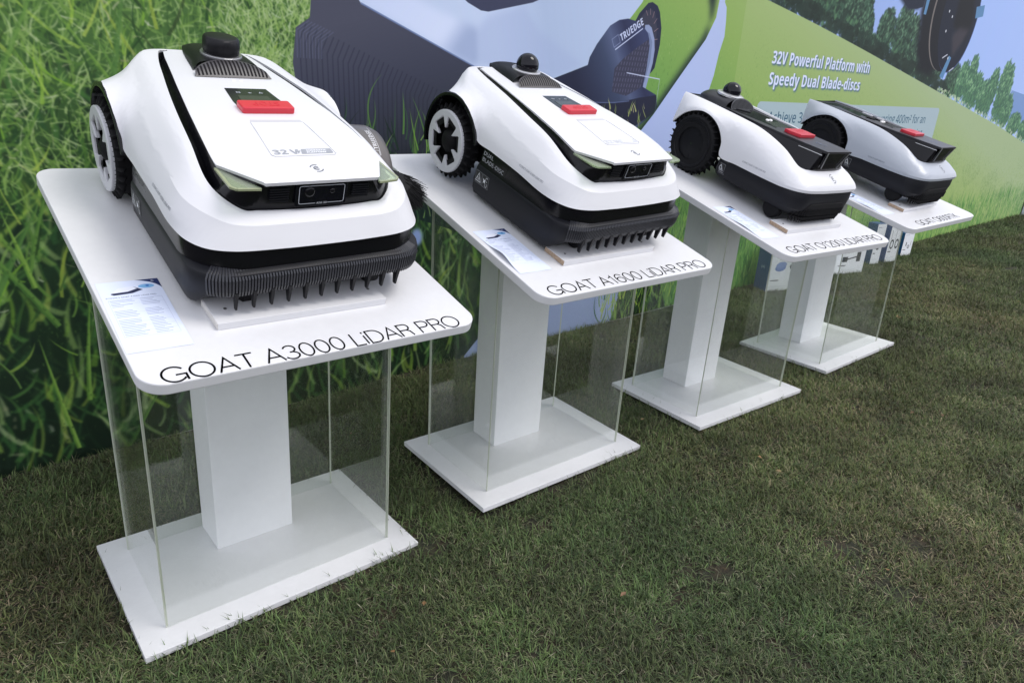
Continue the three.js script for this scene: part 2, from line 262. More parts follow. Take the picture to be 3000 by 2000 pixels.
function printLeft(x, w, h) {
  const k = w / (SPLIT - S0), sc = { x: (s) => (s - S0) * k, y: (v) => h - v * h / WALLH, k };
  x.fillStyle = grad(x, sc, [0, 2.4], [0, 0], [[0, '#7a9a58'], [0.4, '#4c7038'], [0.7, '#1c3220'], [1, '#101e15']]); x.fillRect(0, 0, w, h);
  // tall grass, coarse and soft below, crisp above
  const soft = document.createElement('canvas'); soft.width = w; soft.height = h; const sx = soft.getContext('2d');
  grassPrint(sx, sc, [[1900, -0.7, 3.95, -0.05, 1.3, 0.05, 0.2, 0.008, 0.022, 1.3, ['#16281c', '#1c3422', '#10201a', '#243a24'], 0.85], [1500, -0.7, 3.95, -0.1, 1.25, 0.05, 0.24, 0.006, 0.02, 1.2, ['#3d6a34', '#4b7a3a', '#2f5830', '#5a8a42'], 0.85], [640, -0.7, 3.95, -0.1, 0.9, 0.06, 0.26, 0.008, 0.022, 0.9, [...GREEN.hot, ...GREEN.light], 0.7], [260, -0.7, 3.95, 0, 0.9, 0.015, 0.05, 0.006, 0.016, 2.5, GREEN.straw, 0.5]]);
  x.filter = 'blur(1.3px)'; x.drawImage(soft, 0, 0); x.filter = 'none';
  grassPrint(x, sc, [[3600, -0.7, 3.95, 0.8, 2.5, 0.03, 0.13, 0.004, 0.012, 2.2, GREEN.dark, 0.7], [9000, -0.7, 3.95, 0.85, 2.5, 0.03, 0.13, 0.003, 0.01, 2.2, GREEN.mid, 0.8], [12000, -0.7, 3.95, 0.95, 2.5, 0.02, 0.11, 0.0025, 0.008, 2.2, GREEN.light, 0.75], [700, -0.7, 1.0, 0.3, 2.2, 0.1, 0.3, 0.005, 0.012, 1.1, [...GREEN.mid, ...GREEN.dark, ...GREEN.hot], 0.85], [900, -0.7, 3.95, 0.5, 2.2, 0.015, 0.06, 0.003, 0.007, 2.8, GREEN.straw, 0.65]]);
  // a few long near blades, pale rib along one side
  for (let i = 0; i < 46; i++) { const low = i % 2, s = low ? rr(-0.65, 1.2) : rr(-0.65, 0.75), hh = low ? rr(-0.1, 0.7) : rr(0.5, 1.4), L = rr(0.25, 0.6), wd = rr(0.012, 0.022), a = Math.PI / 2 + rr(-0.6, 0.6), cu = rr(-0.04, 0.04) * L, ex = s + Math.cos(a) * L, ey = hh + Math.sin(a) * L, mx = (s + ex) / 2 - Math.sin(a) * cu, my = (hh + ey) / 2 + Math.cos(a) * cu, px = -Math.sin(a) * wd / 2, py = Math.cos(a) * wd / 2; const [c0, c1] = pick([['#5d8a3c', '#7ba64c'], ['#55823a', '#6f9a46'], ['#78a540', '#9abf56'], ['#4c7838', '#628e48'], ['#6c983e', '#8cb450']]);
    for (const [k0, c] of [[1, c0], [0.15, c1]]) { x.globalAlpha = low ? 0.75 : 0.6; x.fillStyle = c; x.beginPath(); x.moveTo(sc.x(s - px), sc.y(hh - py)); x.quadraticCurveTo(sc.x(mx - px), sc.y(my - py), sc.x(ex), sc.y(ey)); x.quadraticCurveTo(sc.x(mx + px * k0), sc.y(my + py * k0), sc.x(s + px * k0), sc.y(hh + py * k0)); x.fill(); } } x.globalAlpha = 1;
  for (let i = 0; i < 26000; i++) { const s = rr(-0.7, 3.95), v = rr(0.05, 2.4); x.globalAlpha = rr(0.15, 0.5); x.fillStyle = v < 0.9 ? pick(['#0f1e12', '#2f4f28', '#5c8038', '#16261a']) : pick(['#1d3318', '#dbe6bc', '#8fb060', '#2c4a22', '#b8cf8e']); x.fillRect(sc.x(s), sc.y(v), rr(1, 3), rr(1, 5)); } x.globalAlpha = 1;
  // finer turf round the pictured machine
  grassPrint(x, sc, [[5000, 0.85, 1.4, 1.15, 2.5, 0.02, 0.06, 0.003, 0.007, 1.6, [...GREEN.mid, ...GREEN.dark], 0.8], [6000, 0.85, 1.4, 1.25, 2.5, 0.02, 0.06, 0.003, 0.006, 1.7, [...GREEN.light, '#c8dca8', '#d6e4bc'], 0.75]]);
  x.filter = 'blur(0.7px)'; x.drawImage(x.canvas, 0, 0); x.filter = 'none'; x.fillStyle = 'rgba(24,48,22,0.16)'; x.fillRect(0, 0, w, h);
  x.save(); poly2(x, sc, [[2.75, 2.5], [2.75, 1.05], [3.1, 0.95], [3.3, 0.5], [3.6, -0.1], [3.95, -0.1], [3.95, 2.5]]); x.clip(); lawnPrint(x, sc, 2.7, SPLIT); x.restore();
  // dark grass in the pictured machine's own shadow
  poly2(x, sc, [[1.0, 1.33], [1.1, 1.3], [1.5, 1.12], [2.0, 0.95], [3.1, 1.02], [3.25, 1.1], [3.0, 0.72], [2.0, 0.62], [1.2, 0.9], [0.98, 1.15]], '#182a26');
  grassPrint(x, sc, [[900, 0.98, 3.1, 0.6, 1.3, 0.03, 0.12, 0.004, 0.01, 0.9, ['#24402c', '#1c3830', '#2f4a30', '#3a5a38'], 0.8], [160, 0.98, 3.1, 0.75, 1.25, 0.04, 0.12, 0.004, 0.009, 0.6, ['#5c7d4c', '#7fa356', '#9ab870', '#6d8f5c'], 0.75]]);
  // pictured machine: bumper
  poly2(x, sc, [[1.19, 1.9], [1.168, 1.6], [1.161, 1.541], [1.104, 1.503], [1.084, 1.384], [1.1, 1.22], [1.5, 1.05], [2.0, 0.92], [2.45, 0.95], [2.8, 1.0], [2.7, 1.3], [2.391, 1.373], [1.921, 1.409], [1.371, 1.609], [1.3, 1.9]], grad(x, sc, [1.5, 1.6], [1.7, 0.95], [[0, '#4a4c5c'], [0.4, '#3a3d4e'], [0.75, '#30343f'], [1, '#1a2226']]));
  x.strokeStyle = 'rgba(20,24,44,0.28)'; x.lineWidth = 0.006 * k;
  for (let i = 0; i < 62; i++) { const s = 1.115 + i * 0.0215, top = 1.5 - i * 0.0078; x.beginPath(); x.moveTo(sc.x(s + 0.03), sc.y(top + 0.02)); x.lineTo(sc.x(s), sc.y(top - 0.04)); x.lineTo(sc.x(s), sc.y(top - 0.32)); x.stroke(); }
  x.strokeStyle = 'rgba(110,122,155,0.3)'; x.lineWidth = 0.004 * k;
  for (let i = 0; i < 9; i++) { const s = 1.107 + i * 0.012; x.beginPath(); x.moveTo(sc.x(s + 0.05), sc.y(1.53 - i * 0.004)); x.lineTo(sc.x(s), sc.y(1.495 - i * 0.004)); x.lineTo(sc.x(s - 0.004), sc.y(1.40)); x.stroke(); }
  // blades of grass in front of it
  grassPrint(x, sc, [[420, 1.05, 2.9, 0.7, 1.12, 0.05, 0.2, 0.004, 0.01, 0.6, ['#1d3326', '#28442c', '#35583a', '#16281f'], 0.85], [26, 1.2, 1.9, 0.85, 1.15, 0.1, 0.24, 0.006, 0.012, 0.5, ['#6f9f3f', '#8fb85a', '#588a3c'], 0.9]]);
  // pictured shell
  poly2(x, sc, [[1.371, 1.609], [1.921, 1.409], [2.05, 1.398], [2.391, 1.373], [2.636, 1.45], [2.646, 1.488], [2.833, 1.662], [2.922, 1.689], [3.004, 1.773], [3.12, 1.98], [2.9, 2.25], [1.5, 2.4], [1.2, 2.0], [1.22, 1.8]], grad(x, sc, [1.6, 1.5], [2.8, 1.8], [[0, '#c0cfea'], [0.35, '#c6d4ee'], [0.6, '#aebfdc'], [1, '#b9c9e6']]));
  x.save(); poly2(x, sc, [[1.371, 1.609], [1.921, 1.409], [2.05, 1.398], [2.391, 1.373], [2.636, 1.45], [2.646, 1.488], [2.833, 1.662], [3.004, 1.773], [3.12, 1.98], [1.5, 2.4], [1.2, 2.0]]); x.clip(); x.filter = 'blur(7px)';
  poly2(x, sc, [[1.371, 1.609], [1.921, 1.409], [1.949, 1.43], [1.938, 1.562], [1.715, 1.621], [1.45, 1.72]], grad(x, sc, [1.5, 1.7], [1.8, 1.45], [[0, '#ccd8f4'], [0.8, '#d6e0f8'], [1, '#a4b3d4']]));
  poly2(x, sc, [[1.938, 1.562], [1.949, 1.415], [2.39, 1.375], [2.6, 1.45], [2.3, 1.58], [2.2, 1.68], [1.991, 1.62]], 'rgba(168,182,216,0.55)');
  x.filter = 'none'; x.restore();
  x.strokeStyle = '#6d7fa8'; x.lineWidth = 0.006 * k; x.beginPath(); x.moveTo(sc.x(1.371), sc.y(1.609)); x.lineTo(sc.x(1.921), sc.y(1.409)); x.quadraticCurveTo(sc.x(2.05), sc.y(1.39), sc.x(2.391), sc.y(1.373)); x.stroke();
  poly2(x, sc, [[1.7, 1.76], [1.88, 1.661], [1.95, 1.637], [1.991, 1.636], [2.247, 1.697], [2.45, 1.78], [2.4, 1.95], [1.75, 1.95]], '#3c4058');
  // pictured wheel and trimmer housing
  poly2(x, sc, [[2.95, 1.66], [2.99, 1.72], [3.052, 1.774], [3.086, 1.782], [3.13, 1.768], [3.155, 1.74], [3.182, 1.663], [3.185, 1.58], [3.162, 1.46], [3.14, 1.44], [3.1, 1.41], [3.02, 1.45]], '#262b42');
  poly2(x, sc, [[2.985, 1.68], [3.04, 1.735], [3.08, 1.748], [3.115, 1.735], [3.145, 1.66], [3.15, 1.57], [3.12, 1.5], [3.05, 1.55]], '#3a3b4c');
  x.strokeStyle = '#9a7f86'; x.lineWidth = 0.003 * k; for (let i = 0; i < 8; i++) { const a = 1.9 - i * 0.42; x.beginPath(); x.moveTo(sc.x(3.075 + 0.05 * Math.cos(a)), sc.y(1.62 + 0.1 * Math.sin(a))); x.lineTo(sc.x(3.075 + 0.085 * Math.cos(a + 0.1)), sc.y(1.62 + 0.13 * Math.sin(a + 0.1))); x.stroke(); }
  poly2(x, sc, [[3.045, 1.668], [3.075, 1.672], [3.1, 1.66], [3.133, 1.608], [3.146, 1.55], [3.142, 1.486], [3.104, 1.345], [3.075, 1.35], [3.06, 1.5]], '#8f9cc0');
  poly2(x, sc, [[3.06, 1.64], [3.09, 1.63], [3.118, 1.59], [3.12, 1.5], [3.09, 1.38], [3.07, 1.5]], '#7684a6');
  poly2(x, sc, [[2.391, 1.373], [2.636, 1.45], [2.646, 1.488], [2.691, 1.552], [2.775, 1.643], [2.84, 1.675], [2.907, 1.687], [2.963, 1.681], [3.038, 1.656], [3.075, 1.63], [3.092, 1.6], [3.1, 1.55], [3.094, 1.45], [3.08, 1.36], [3.204, 1.321], [3.223, 1.26], [3.192, 1.222], [3.0, 1.1], [2.7, 1.05], [2.5, 1.05], [2.3, 1.12]], grad(x, sc, [2.6, 1.3], [3.05, 1.6], [[0, '#20243c'], [0.45, '#3c4763'], [0.6, '#545f80'], [0.8, '#2c3150'], [1, '#3a4266']]));
  poly2(x, sc, [[2.837, 1.444], [2.897, 1.494], [3.0, 1.555], [3.085, 1.6], [3.1, 1.571], [3.094, 1.45], [3.07, 1.36], [2.95, 1.31], [2.834, 1.328]], '#3b3c50');
  x.save(); poly2(x, sc, [[2.837, 1.444], [2.897, 1.494], [3.0, 1.555], [3.085, 1.6], [3.1, 1.571], [3.094, 1.45], [3.07, 1.36], [2.95, 1.31], [2.834, 1.328]]); x.clip();
  x.strokeStyle = '#565670'; x.lineWidth = 0.006 * k; for (let i = 0; i < 16; i++) { x.setLineDash([0.018 * k, 0.01 * k]); x.beginPath(); x.moveTo(sc.x(2.8 + i * 0.022), sc.y(1.3)); x.lineTo(sc.x(2.88 + i * 0.022), sc.y(1.62)); x.stroke(); } x.setLineDash([]); x.restore();
  poly2(x, sc, [[2.45, 1.28], [2.73, 1.272], [2.863, 1.27], [3.057, 1.303], [3.204, 1.321], [3.223, 1.26], [3.192, 1.222], [3.0, 1.13], [2.7, 1.08], [2.4, 1.12]], '#22253a');
  x.strokeStyle = '#5f6a92'; x.lineWidth = 0.004 * k; x.beginPath(); x.moveTo(sc.x(2.5), sc.y(1.282)); x.quadraticCurveTo(sc.x(2.8), sc.y(1.262), sc.x(2.98), sc.y(1.285)); x.stroke();
  grassPrint(x, sc, [[60, 2.6, 3.15, 1.05, 1.25, 0.03, 0.09, 0.004, 0.009, 1.1, ['#8fa254', '#a8b468', '#6f8a46', '#c4bf86'], 0.9]]);
  x.save(); x.translate(sc.x(2.822), sc.y(1.546)); x.rotate(-0.525); x.fillStyle = '#c9d2ee'; x.font = `bold ${0.05 * k}px sans-serif`; x.scale(0.86, 1); x.fillText('TRUEDGE', 0.066 * k, 0); x.fillRect(0, 0.012 * k, 0.27 * k, 0.005 * k); x.strokeStyle = '#8b95b8'; x.lineWidth = 0.003 * k; x.strokeRect(-0.004 * k, -0.042 * k, 0.06 * k, 0.042 * k); x.restore();
  x.strokeStyle = '#c2cae6'; x.lineWidth = 0.005 * k; x.beginPath(); x.moveTo(sc.x(2.936), sc.y(1.427)); x.lineTo(sc.x(3.218), sc.y(1.405)); x.stroke(); x.lineWidth = 0.003 * k; x.strokeStyle = '#a9bcc0'; x.beginPath(); x.moveTo(sc.x(3.218), sc.y(1.405)); x.lineTo(sc.x(3.2), sc.y(1.0)); x.stroke();
  // pale sweeping ribbon
  const swL = [[3.69, 2.5], [3.68, 1.95], [3.674, 1.841], [3.666, 1.758], [3.594, 1.636], [3.467, 1.503], [3.329, 1.357], [3.2, 1.218], [3.083, 1.109], [2.75, 0.78], [2.4, 0.46], [2.1, 0.2], [1.86, -0.02]], swR = [[3.0, -0.02], [3.1, 0.25], [3.3, 0.6], [3.5, 0.93], [3.62, 1.15], [3.687, 1.338], [3.723, 1.443], [3.744, 1.566], [3.775, 1.664], [3.768, 1.75], [3.755, 1.82], [3.73, 1.846], [3.74, 1.95], [3.75, 2.5]];
  x.filter = 'blur(9px)'; poly2(x, sc, [...swL.map(([a, b]) => [a - 0.035, b]), ...swR.map(([a, b]) => [a - 0.16, b])], '#1d2c2c'); x.filter = 'none';
  poly2(x, sc, [...swL, ...swR], grad(x, sc, [2.2, 0.2], [3.7, 1.8], [[0, '#a2b0da'], [0.6, '#b0bfea'], [1, '#b6c4ea']]));
  grassPrint(x, sc, [[500, 2.9, 3.95, -0.05, 0.6, 0.06, 0.2, 0.006, 0.014, 0.6, [...GREEN.mid, ...GREEN.hot, '#2b5a2c'], 0.85]]);
  x.filter = 'blur(3px)'; x.fillStyle = '#8fa6d8'; x.beginPath(); x.ellipse(sc.x(1.618), sc.y(0.669), 0.03 * k, 0.04 * k, 0, 0, 7); x.fill(); x.filter = 'none';
}
function printRight(x, w, h) {
  const k = w / (S1 - SPLIT), ky = h / WALLH, sc = { x: (s) => (s - SPLIT) * k, y: (v) => h - v * ky, k }, lh = (s) => lerpT(LAWN, s);
  x.fillStyle = grad(x, sc, [4, 2.5], [11, 1], [[0, '#92a8dc'], [0.4, '#a9c3fa'], [1, '#b4ccff']]); x.fillRect(0, 0, w, h);
  // far hill and trees
  poly2(x, sc, [[9.0, 1.3], [9.3, 1.52], [10, 1.47], [11.2, 1.4], [11.2, 0.8]], '#7f9ed0');
  const tc = document.createElement('canvas'); tc.width = w; tc.height = h; const tx = tc.getContext('2d');
  const crowns = [[4.0, 2.5, 0.5, 0.6], [4.5, 2.3, 0.55, 0.5], [5.0, 2.15, 0.4, 0.4], [5.35, 1.95, 0.25, 0.24], [5.55, 1.85, 0.12, 0.14], [5.9, 1.85, 0.16, 0.17], [6.2, 1.86, 0.18, 0.22], [6.38, 1.86, 0.16, 0.16], [5.7, 1.72, 0.2, 0.1], [6.6, 1.7, 0.3, 0.12], [6.9, 1.6, 0.3, 0.12], [7.5, 1.55, 0.18, 0.16], [7.75, 1.56, 0.16, 0.18], [7.97, 1.58, 0.13, 0.24], [8.15, 1.5, 0.2, 0.16], [8.45, 1.45, 0.2, 0.14], [8.65, 1.52, 0.15, 0.2], [8.95, 1.55, 0.16, 0.26], [9.1, 1.5, 0.16, 0.28], [9.3, 1.3, 0.18, 0.18], [9.7, 1.15, 0.25, 0.14], [10.2, 1.1, 0.3, 0.13], [10.8, 1.0, 0.35, 0.16]];
  for (const [cs, ch, rs, rh] of crowns) {
    const low = lh(cs), far = Math.max(0, Math.min(1, (cs - 6) / 4));
    for (let i = 0; i < 4200 * rs * 4 * (rh + 0.2); i++) {
      const a = rnd() * 6.283, q = Math.sqrt(rnd()) * rr(0.7, 1.05), s = cs + Math.cos(a) * q * rs, v = ch + Math.sin(a) * q * rh * (Math.sin(a) < 0 ? (ch - low) / rh : 1);
      if (v < lh(s) - 0.02) continue;
      const t = rnd(), b = Math.sin(a) * q * 0.5 + 0.5;
      tx.fillStyle = t < 0.45 ? (far > 0.4 ? '#3d6350' : '#26382e') : t < 0.8 ? (far > 0.4 ? '#5b8a62' : '#3c5c48') : b > 0.4 ? (far > 0.4 ? '#8fb98a' : '#6c9272') : '#57805a';
      tx.globalAlpha = 0.75; tx.beginPath(); tx.ellipse(sc.x(s), sc.y(v), rr(0.006, 0.016) * k, rr(0.008, 0.024) * ky, rnd(), 0, 7); tx.fill();
    }
  }
  x.filter = 'blur(1.6px)'; x.drawImage(tc, 0, 0); x.filter = 'none'; x.globalAlpha = 0.35; x.drawImage(tc, 0, 0); x.globalAlpha = 1;
  x.globalAlpha = 0.6; for (let i = 0; i < 420; i++) { const s = rr(4, 7.4); x.fillStyle = pick(['#1c2a22', '#22342c', '#2a3a30']); x.beginPath(); x.ellipse(sc.x(s), sc.y(lh(s) + rr(0, 0.1)), rr(0.02, 0.06) * k, rr(0.01, 0.04) * ky, 0, 0, 7); x.fill(); }
  for (let i = 0; i < 220; i++) { const s = rr(7.2, 11.1); x.globalAlpha = 0.7; x.fillStyle = pick(['#b9cfa4', '#c8d6b4', '#92b684', '#dbe4cc']); x.beginPath(); x.ellipse(sc.x(s), sc.y(lh(s) + rr(0, 0.045)), rr(0.008, 0.02) * k, rr(0.006, 0.018) * ky, 0, 0, 7); x.fill(); }
  x.globalAlpha = 1;
  lawnPrint(x, sc, SPLIT, S1);
  // pictured blade discs
  x.filter = 'blur(10px)'; poly2(x, sc, [[6.5, 2.5], [6.45, 2.05], [6.55, 1.75], [6.7, 1.6], [6.95, 1.58], [7.1, 1.66], [6.9, 1.9], [6.9, 2.5]], '#0e1118'); x.filter = 'blur(5px)'; poly2(x, sc, [[5.95, 2.5], [6.0, 2.1], [6.2, 2.03], [6.4, 2.06], [6.5, 2.5]], '#232a3a'); x.filter = 'none';
  poly2(x, sc, [[6.03, 2.5], [6.05, 2.11], [6.12, 2.07], [6.202, 2.044], [6.349, 2.055], [6.47, 2.08], [6.5, 2.5]], '#1c2436');
  const disc = (cs, cy, rs, rh, tilt, f) => { x.fillStyle = f; x.beginPath(); x.ellipse(sc.x(cs), sc.y(cy), rs * k, rh * ky, tilt, 0, 7); x.fill(); };
  disc(7.13, 2.09, 0.44, 0.47, 0.06, '#77706c'); disc(7.16, 2.088, 0.44, 0.47, 0.06, '#0c0f18'); disc(7.31, 2.09, 0.405, 0.475, 0.05, '#4a5a8c'); disc(7.3, 2.09, 0.4, 0.468, 0.05, '#121a2c');
  x.save(); x.beginPath(); x.ellipse(sc.x(7.3), sc.y(2.09), 0.4 * k, 0.468 * ky, 0.05, 0, 7); x.clip();
  x.filter = 'blur(8px)'; poly2(x, sc, [[7.18, 2.3], [7.5, 2.3], [7.62, 2.06], [7.55, 1.9], [7.2, 2.0]], '#06080e'); poly2(x, sc, [[7.22, 1.92], [7.35, 2.0], [7.6, 2.0], [7.5, 1.88], [7.34, 1.74]], '#3a363e'); x.filter = 'none'; x.restore();
  for (const [a, b, c, d, e, f, g, i] of [[7.271, 1.758, 7.334, 1.743, 7.26, 1.558, 7.172, 1.581], [7.625, 2.19, 7.817, 2.223, 7.839, 2.13, 7.659, 2.096], [7.1, 2.4, 7.22, 2.4, 7.15, 2.2, 7.08, 2.22], [6.5, 2.5, 6.6, 2.5, 6.56, 2.03, 6.51, 2.03]]) poly2(x, sc, [[a, b], [c, d], [e, f], [g, i]], '#5f8cb6');
  x.strokeStyle = '#c6c8d2'; x.lineWidth = 0.012 * ky; for (const [a, b, c, d] of [[7.13, 1.73, 7.23, 1.765], [7.36, 1.63, 7.45, 1.665]]) { x.beginPath(); x.moveTo(sc.x(a), sc.y(b)); x.lineTo(sc.x(c), sc.y(d)); x.stroke(); }
  x.fillStyle = '#cfd2d8'; for (const [a, b] of [[7.03, 2.1], [7.12, 2.065], [7.06, 1.945], [7.26, 1.735]]) { x.beginPath(); x.ellipse(sc.x(a), sc.y(b), 0.012 * k, 0.012 * ky, 0, 0, 7); x.fill(); }
  // headline and caption plate
  const txt = (t, s0, s1, base, cap, bold, fill, shadow) => { x.save(); x.translate(sc.x(s0), sc.y(base)); const fs = cap * ky / 0.714; x.font = `${bold ? 'bold ' : ''}${fs}px sans-serif`; const wd = x.measureText(t).width; x.scale((sc.x(s1) - sc.x(s0)) / wd, 1); if (shadow) { x.fillStyle = shadow; x.filter = 'blur(2px)'; x.fillText(t, 4, 3); x.fillText(t, 2, 2); x.filter = 'none'; } x.fillStyle = fill; x.fillText(t, 0, 0); x.restore(); };
  txt('32V Powerful Platform with', 4.34, 5.767, 1.545, 0.077, true, '#dfe6ff', '#4d6a86'); txt('Speedy Dual Blade-discs', 4.341, 5.662, 1.415, 0.077, true, '#dfe6ff', '#4d6a86');
  x.globalAlpha = 0.93; x.fillStyle = '#adbfcb'; x.beginPath(); x.roundRect(sc.x(4.258), sc.y(1.308), 3.12 * k, 0.36 * ky, 0.04 * k); x.fill(); x.globalAlpha = 1;
  txt('Achieve 3x', 4.41, 4.93, 1.172, 0.072, false, '#1f4a66'); txt('covering 400m\u00b2 for an', 6.02, 7.11, 1.172, 0.068, false, '#1f4a66'); txt('mowing', 6.75, 7.103, 1.055, 0.066, false, '#1f4a66');
}
{
  const o = thing('printed_backdrop', 'long printed wall showing huge grass blades, a giant mower and a sloping lawn', 'backdrop');
  o.position.copy(onWall(0, 0)); o.rotation.y = PHI;
  const sheet = (s0, s1, tex) => { const g = new THREE.PlaneGeometry(s1 - s0, WALLH).translate((s0 + s1) / 2, WALLH / 2 - 0.01, 0); part('printed_sheet', g, phys(0xffffff, 0.6, { map: tex, specularIntensity: 0.45 }), o); };
  sheet(S0, SPLIT, canvasTex(2048, 1100, printLeft)); sheet(SPLIT, S1, canvasTex(2048, 900, printRight));
  part('wall_panel', bx(S1 - S0 + 0.02, WALLH + 0.02, 0.08, (S0 + S1) / 2, WALLH / 2 - 0.01, -0.044), std(lin(0.6, 0.6, 0.6), 0.7), o);
  const b = thing('blue_banner', 'plain blue banner standing past the far end of the printed wall', 'banner');
  b.position.copy(onWall(S1 + 0.05, 0, 0.02)); b.rotation.y = PHI - 0.12;
  part('sheet', bx(1.4, 2.5, 0.03, 0.72, 1.24, 0), std(lin(0.09, 0.24, 0.52), 0.5), b); part('edge_strip', bx(0.02, 2.5, 0.036, 0.008, 1.24, 0.002), std(lin(0.6, 0.65, 0.7), 0.5), b);
}

// ---------------------------------------------------------------- display stands
const fineBump = noiseTex(256, (u, v) => { const k = 128 + 90 * (nC(u, v) - 0.5) + 40 * (nB(u, v) - 0.5); return [k, k, k]; }, 6, true);
const scuffs = noiseTex(512, (u, v) => { const a = nA(u, v), b = nB(u, v); const k = 248 + 3 * (a - 0.5) + 3 * (b - 0.5); return [k, k, k + 1]; }, 1.3);
const M = {
  board: phys(lin(0.76, 0.76, 0.77), 0.38, { map: scuffs, bumpMap: fineBump, bumpScale: 0.00008 }),
  column: phys(lin(0.86, 0.86, 0.865), 0.45, { map: scuffs, bumpMap: fineBump, bumpScale: 0.0001 }),
  acrylic: phys(lin(0.985, 0.992, 0.985), 0.03, { transmission: 1, thickness: 0, ior: 1.49 }),
  edge: phys(lin(0.6, 0.63, 0.53), 0.4, { transmission: 0.2, thickness: 0 }),
  ink: std(lin(0.02, 0.018, 0.03), 0.45), paper: null,
  chip: std(lin(0.42, 0.29, 0.17), 0.9), screw: std(lin(0.2, 0.2, 0.2), 0.4, { metalness: 0.8 }),
};
const arcP = (cx, cy, rx, ry, a0, a1, n = 22) => Array.from({ length: n + 1 }, (_, i) => { const t = (a0 + (a1 - a0) * i / n) * Math.PI / 180; return [cx + rx * Math.cos(t), cy + ry * Math.sin(t)]; });
const GL = {
  G: [1.12, [arcP(0.5, 0.5, 0.48, 0.5, 38, 325), [[0.55, 0.45], [0.96, 0.45], [0.96, 0.02]]]], O: [1.12, [arcP(0.5, 0.5, 0.49, 0.5, 0, 360, 40)]], A: [0.9, [[[0, 0], [0.41, 1], [0.82, 0]], [[0.14, 0.34], [0.68, 0.34]]]],
  T: [0.82, [[[0, 1], [0.74, 1]], [[0.37, 1], [0.37, 0]]]], 3: [0.78, [[...arcP(0.33, 0.75, 0.27, 0.25, 160, -90), ...arcP(0.33, 0.25, 0.32, 0.26, 90, -165)]]], 0: [0.78, [arcP(0.33, 0.5, 0.31, 0.5, 0, 360, 34)]],
  1: [0.62, [[[0.06, 0.76], [0.24, 0.82], [0.33, 1], [0.33, 0]]]], 6: [0.78, [arcP(0.33, 0.31, 0.31, 0.31, 0, 360, 30), [[0.02, 0.32], ...arcP(0.35, 0.52, 0.33, 0.48, 180, 35, 16)]]], 2: [0.78, [[...arcP(0.33, 0.72, 0.3, 0.28, 170, -35, 16), [0.03, 0], [0.65, 0]]]],
  L: [0.66, [[[0.05, 1], [0.05, 0], [0.56, 0]]]], i: [0.2, [[[0.05, 0.7], [0.05, 0]], [[0.05, 1], [0.05, 0.88]]]], D: [0.94, [[[0.05, 0], [0.05, 1], ...arcP(0.38, 0.5, 0.44, 0.5, 90, -90), [0.05, 0]]]],
  R: [0.82, [[[0.05, 0], [0.05, 1], ...arcP(0.42, 0.75, 0.25, 0.25, 90, -90, 14), [0.05, 0.5]], [[0.44, 0.5], [0.6, 0.38], [0.68, 0]]]], P: [0.78, [[[0.05, 0], [0.05, 1], ...arcP(0.4, 0.74, 0.27, 0.26, 90, -90, 14), [0.05, 0.48]]]],
  K: [0.74, [[[0.05, 0], [0.05, 1]], [[0.64, 1], [0.05, 0.4]], [[0.26, 0.6], [0.7, 0]]]], X: [0.72, [[[0, 0], [0.64, 1]], [[0, 1], [0.64, 0]]]], ' ': [0.36, []],
};
function lettering(str, x0, x1, zBase, cap) { // thin vinyl letters lying on the board
  let adv = 0; const put = []; for (const ch of str) { put.push([ch, adv]); adv += GL[ch][0]; } adv -= 0.06;
  const kx = (x1 - x0) / adv, pos = [], sw0 = 0.082;
  put.forEach(([ch, a], n) => GL[ch][1].forEach((line) => {
    const sw = n < 6 ? sw0 * 1.12 : sw0, p = line.map(([u, v]) => [x0 + (a + u) * kx, zBase - v * cap]), closed = Math.hypot(p[0][0] - p[p.length - 1][0], p[0][1] - p[p.length - 1][1]) < 1e-6, off = [];
    for (let i = 0; i < p.length; i++) {
      const A = p[i - 1] || (closed ? p[p.length - 2] : null), B = p[i], C = p[i + 1] || (closed ? p[1] : null);
      const d = (P, Q) => { const l = Math.hypot(Q[0] - P[0], Q[1] - P[1]) || 1; return [(Q[0] - P[0]) / l, (Q[1] - P[1]) / l]; };
      const e = A ? d(A, B) : d(B, C), f = C ? d(B, C) : e; let nx = -(e[1] + f[1]), nz = e[0] + f[0]; const l = Math.hypot(nx, nz) || 1; nx /= l; nz /= l;
      const c = Math.max(0.45, nx * -e[1] + nz * e[0]); off.push([nx * sw * cap / 2 / c, nz * sw * cap / 2 / c]);
    }
    for (let i = 0; i < p.length - 1; i++) { const a0 = [p[i][0] + off[i][0], 0, p[i][1] + off[i][1]], a1 = [p[i][0] - off[i][0], 0, p[i][1] - off[i][1]], b0 = [p[i + 1][0] + off[i + 1][0], 0, p[i + 1][1] + off[i + 1][1]], b1 = [p[i + 1][0] - off[i + 1][0], 0, p[i + 1][1] - off[i + 1][1]]; pos.push(...a0, ...a1, ...b0, ...b0, ...a1, ...b1); }
  }));
  const g = new THREE.BufferGeometry(); g.setAttribute('position', new THREE.Float32BufferAttribute(pos, 3)); g.setAttribute('normal', new THREE.Float32BufferAttribute(pos.map((_, i) => (i % 3 === 1 ? 1 : 0)), 3)); g.translate(0, 0.0007, 0); return g;
}
const TEXTS = [['GOAT A3000 LiDAR PRO', -0.349, 0.334, 0.467, 0.044], ['GOAT A1600 LiDAR PRO', -0.346, 0.345, 0.458, 0.042], ['GOAT O1200 LiDAR PRO', -0.333, 0.348, 0.447, 0.042], ['GOAT O600RTK', -0.248, 0.206, 0.452, 0.04]];
const boardTop = (z) => ST.h - Math.tan(ST.tilt) * (z - ST.tz), under = (z) => boardTop(z) - 0.0275;
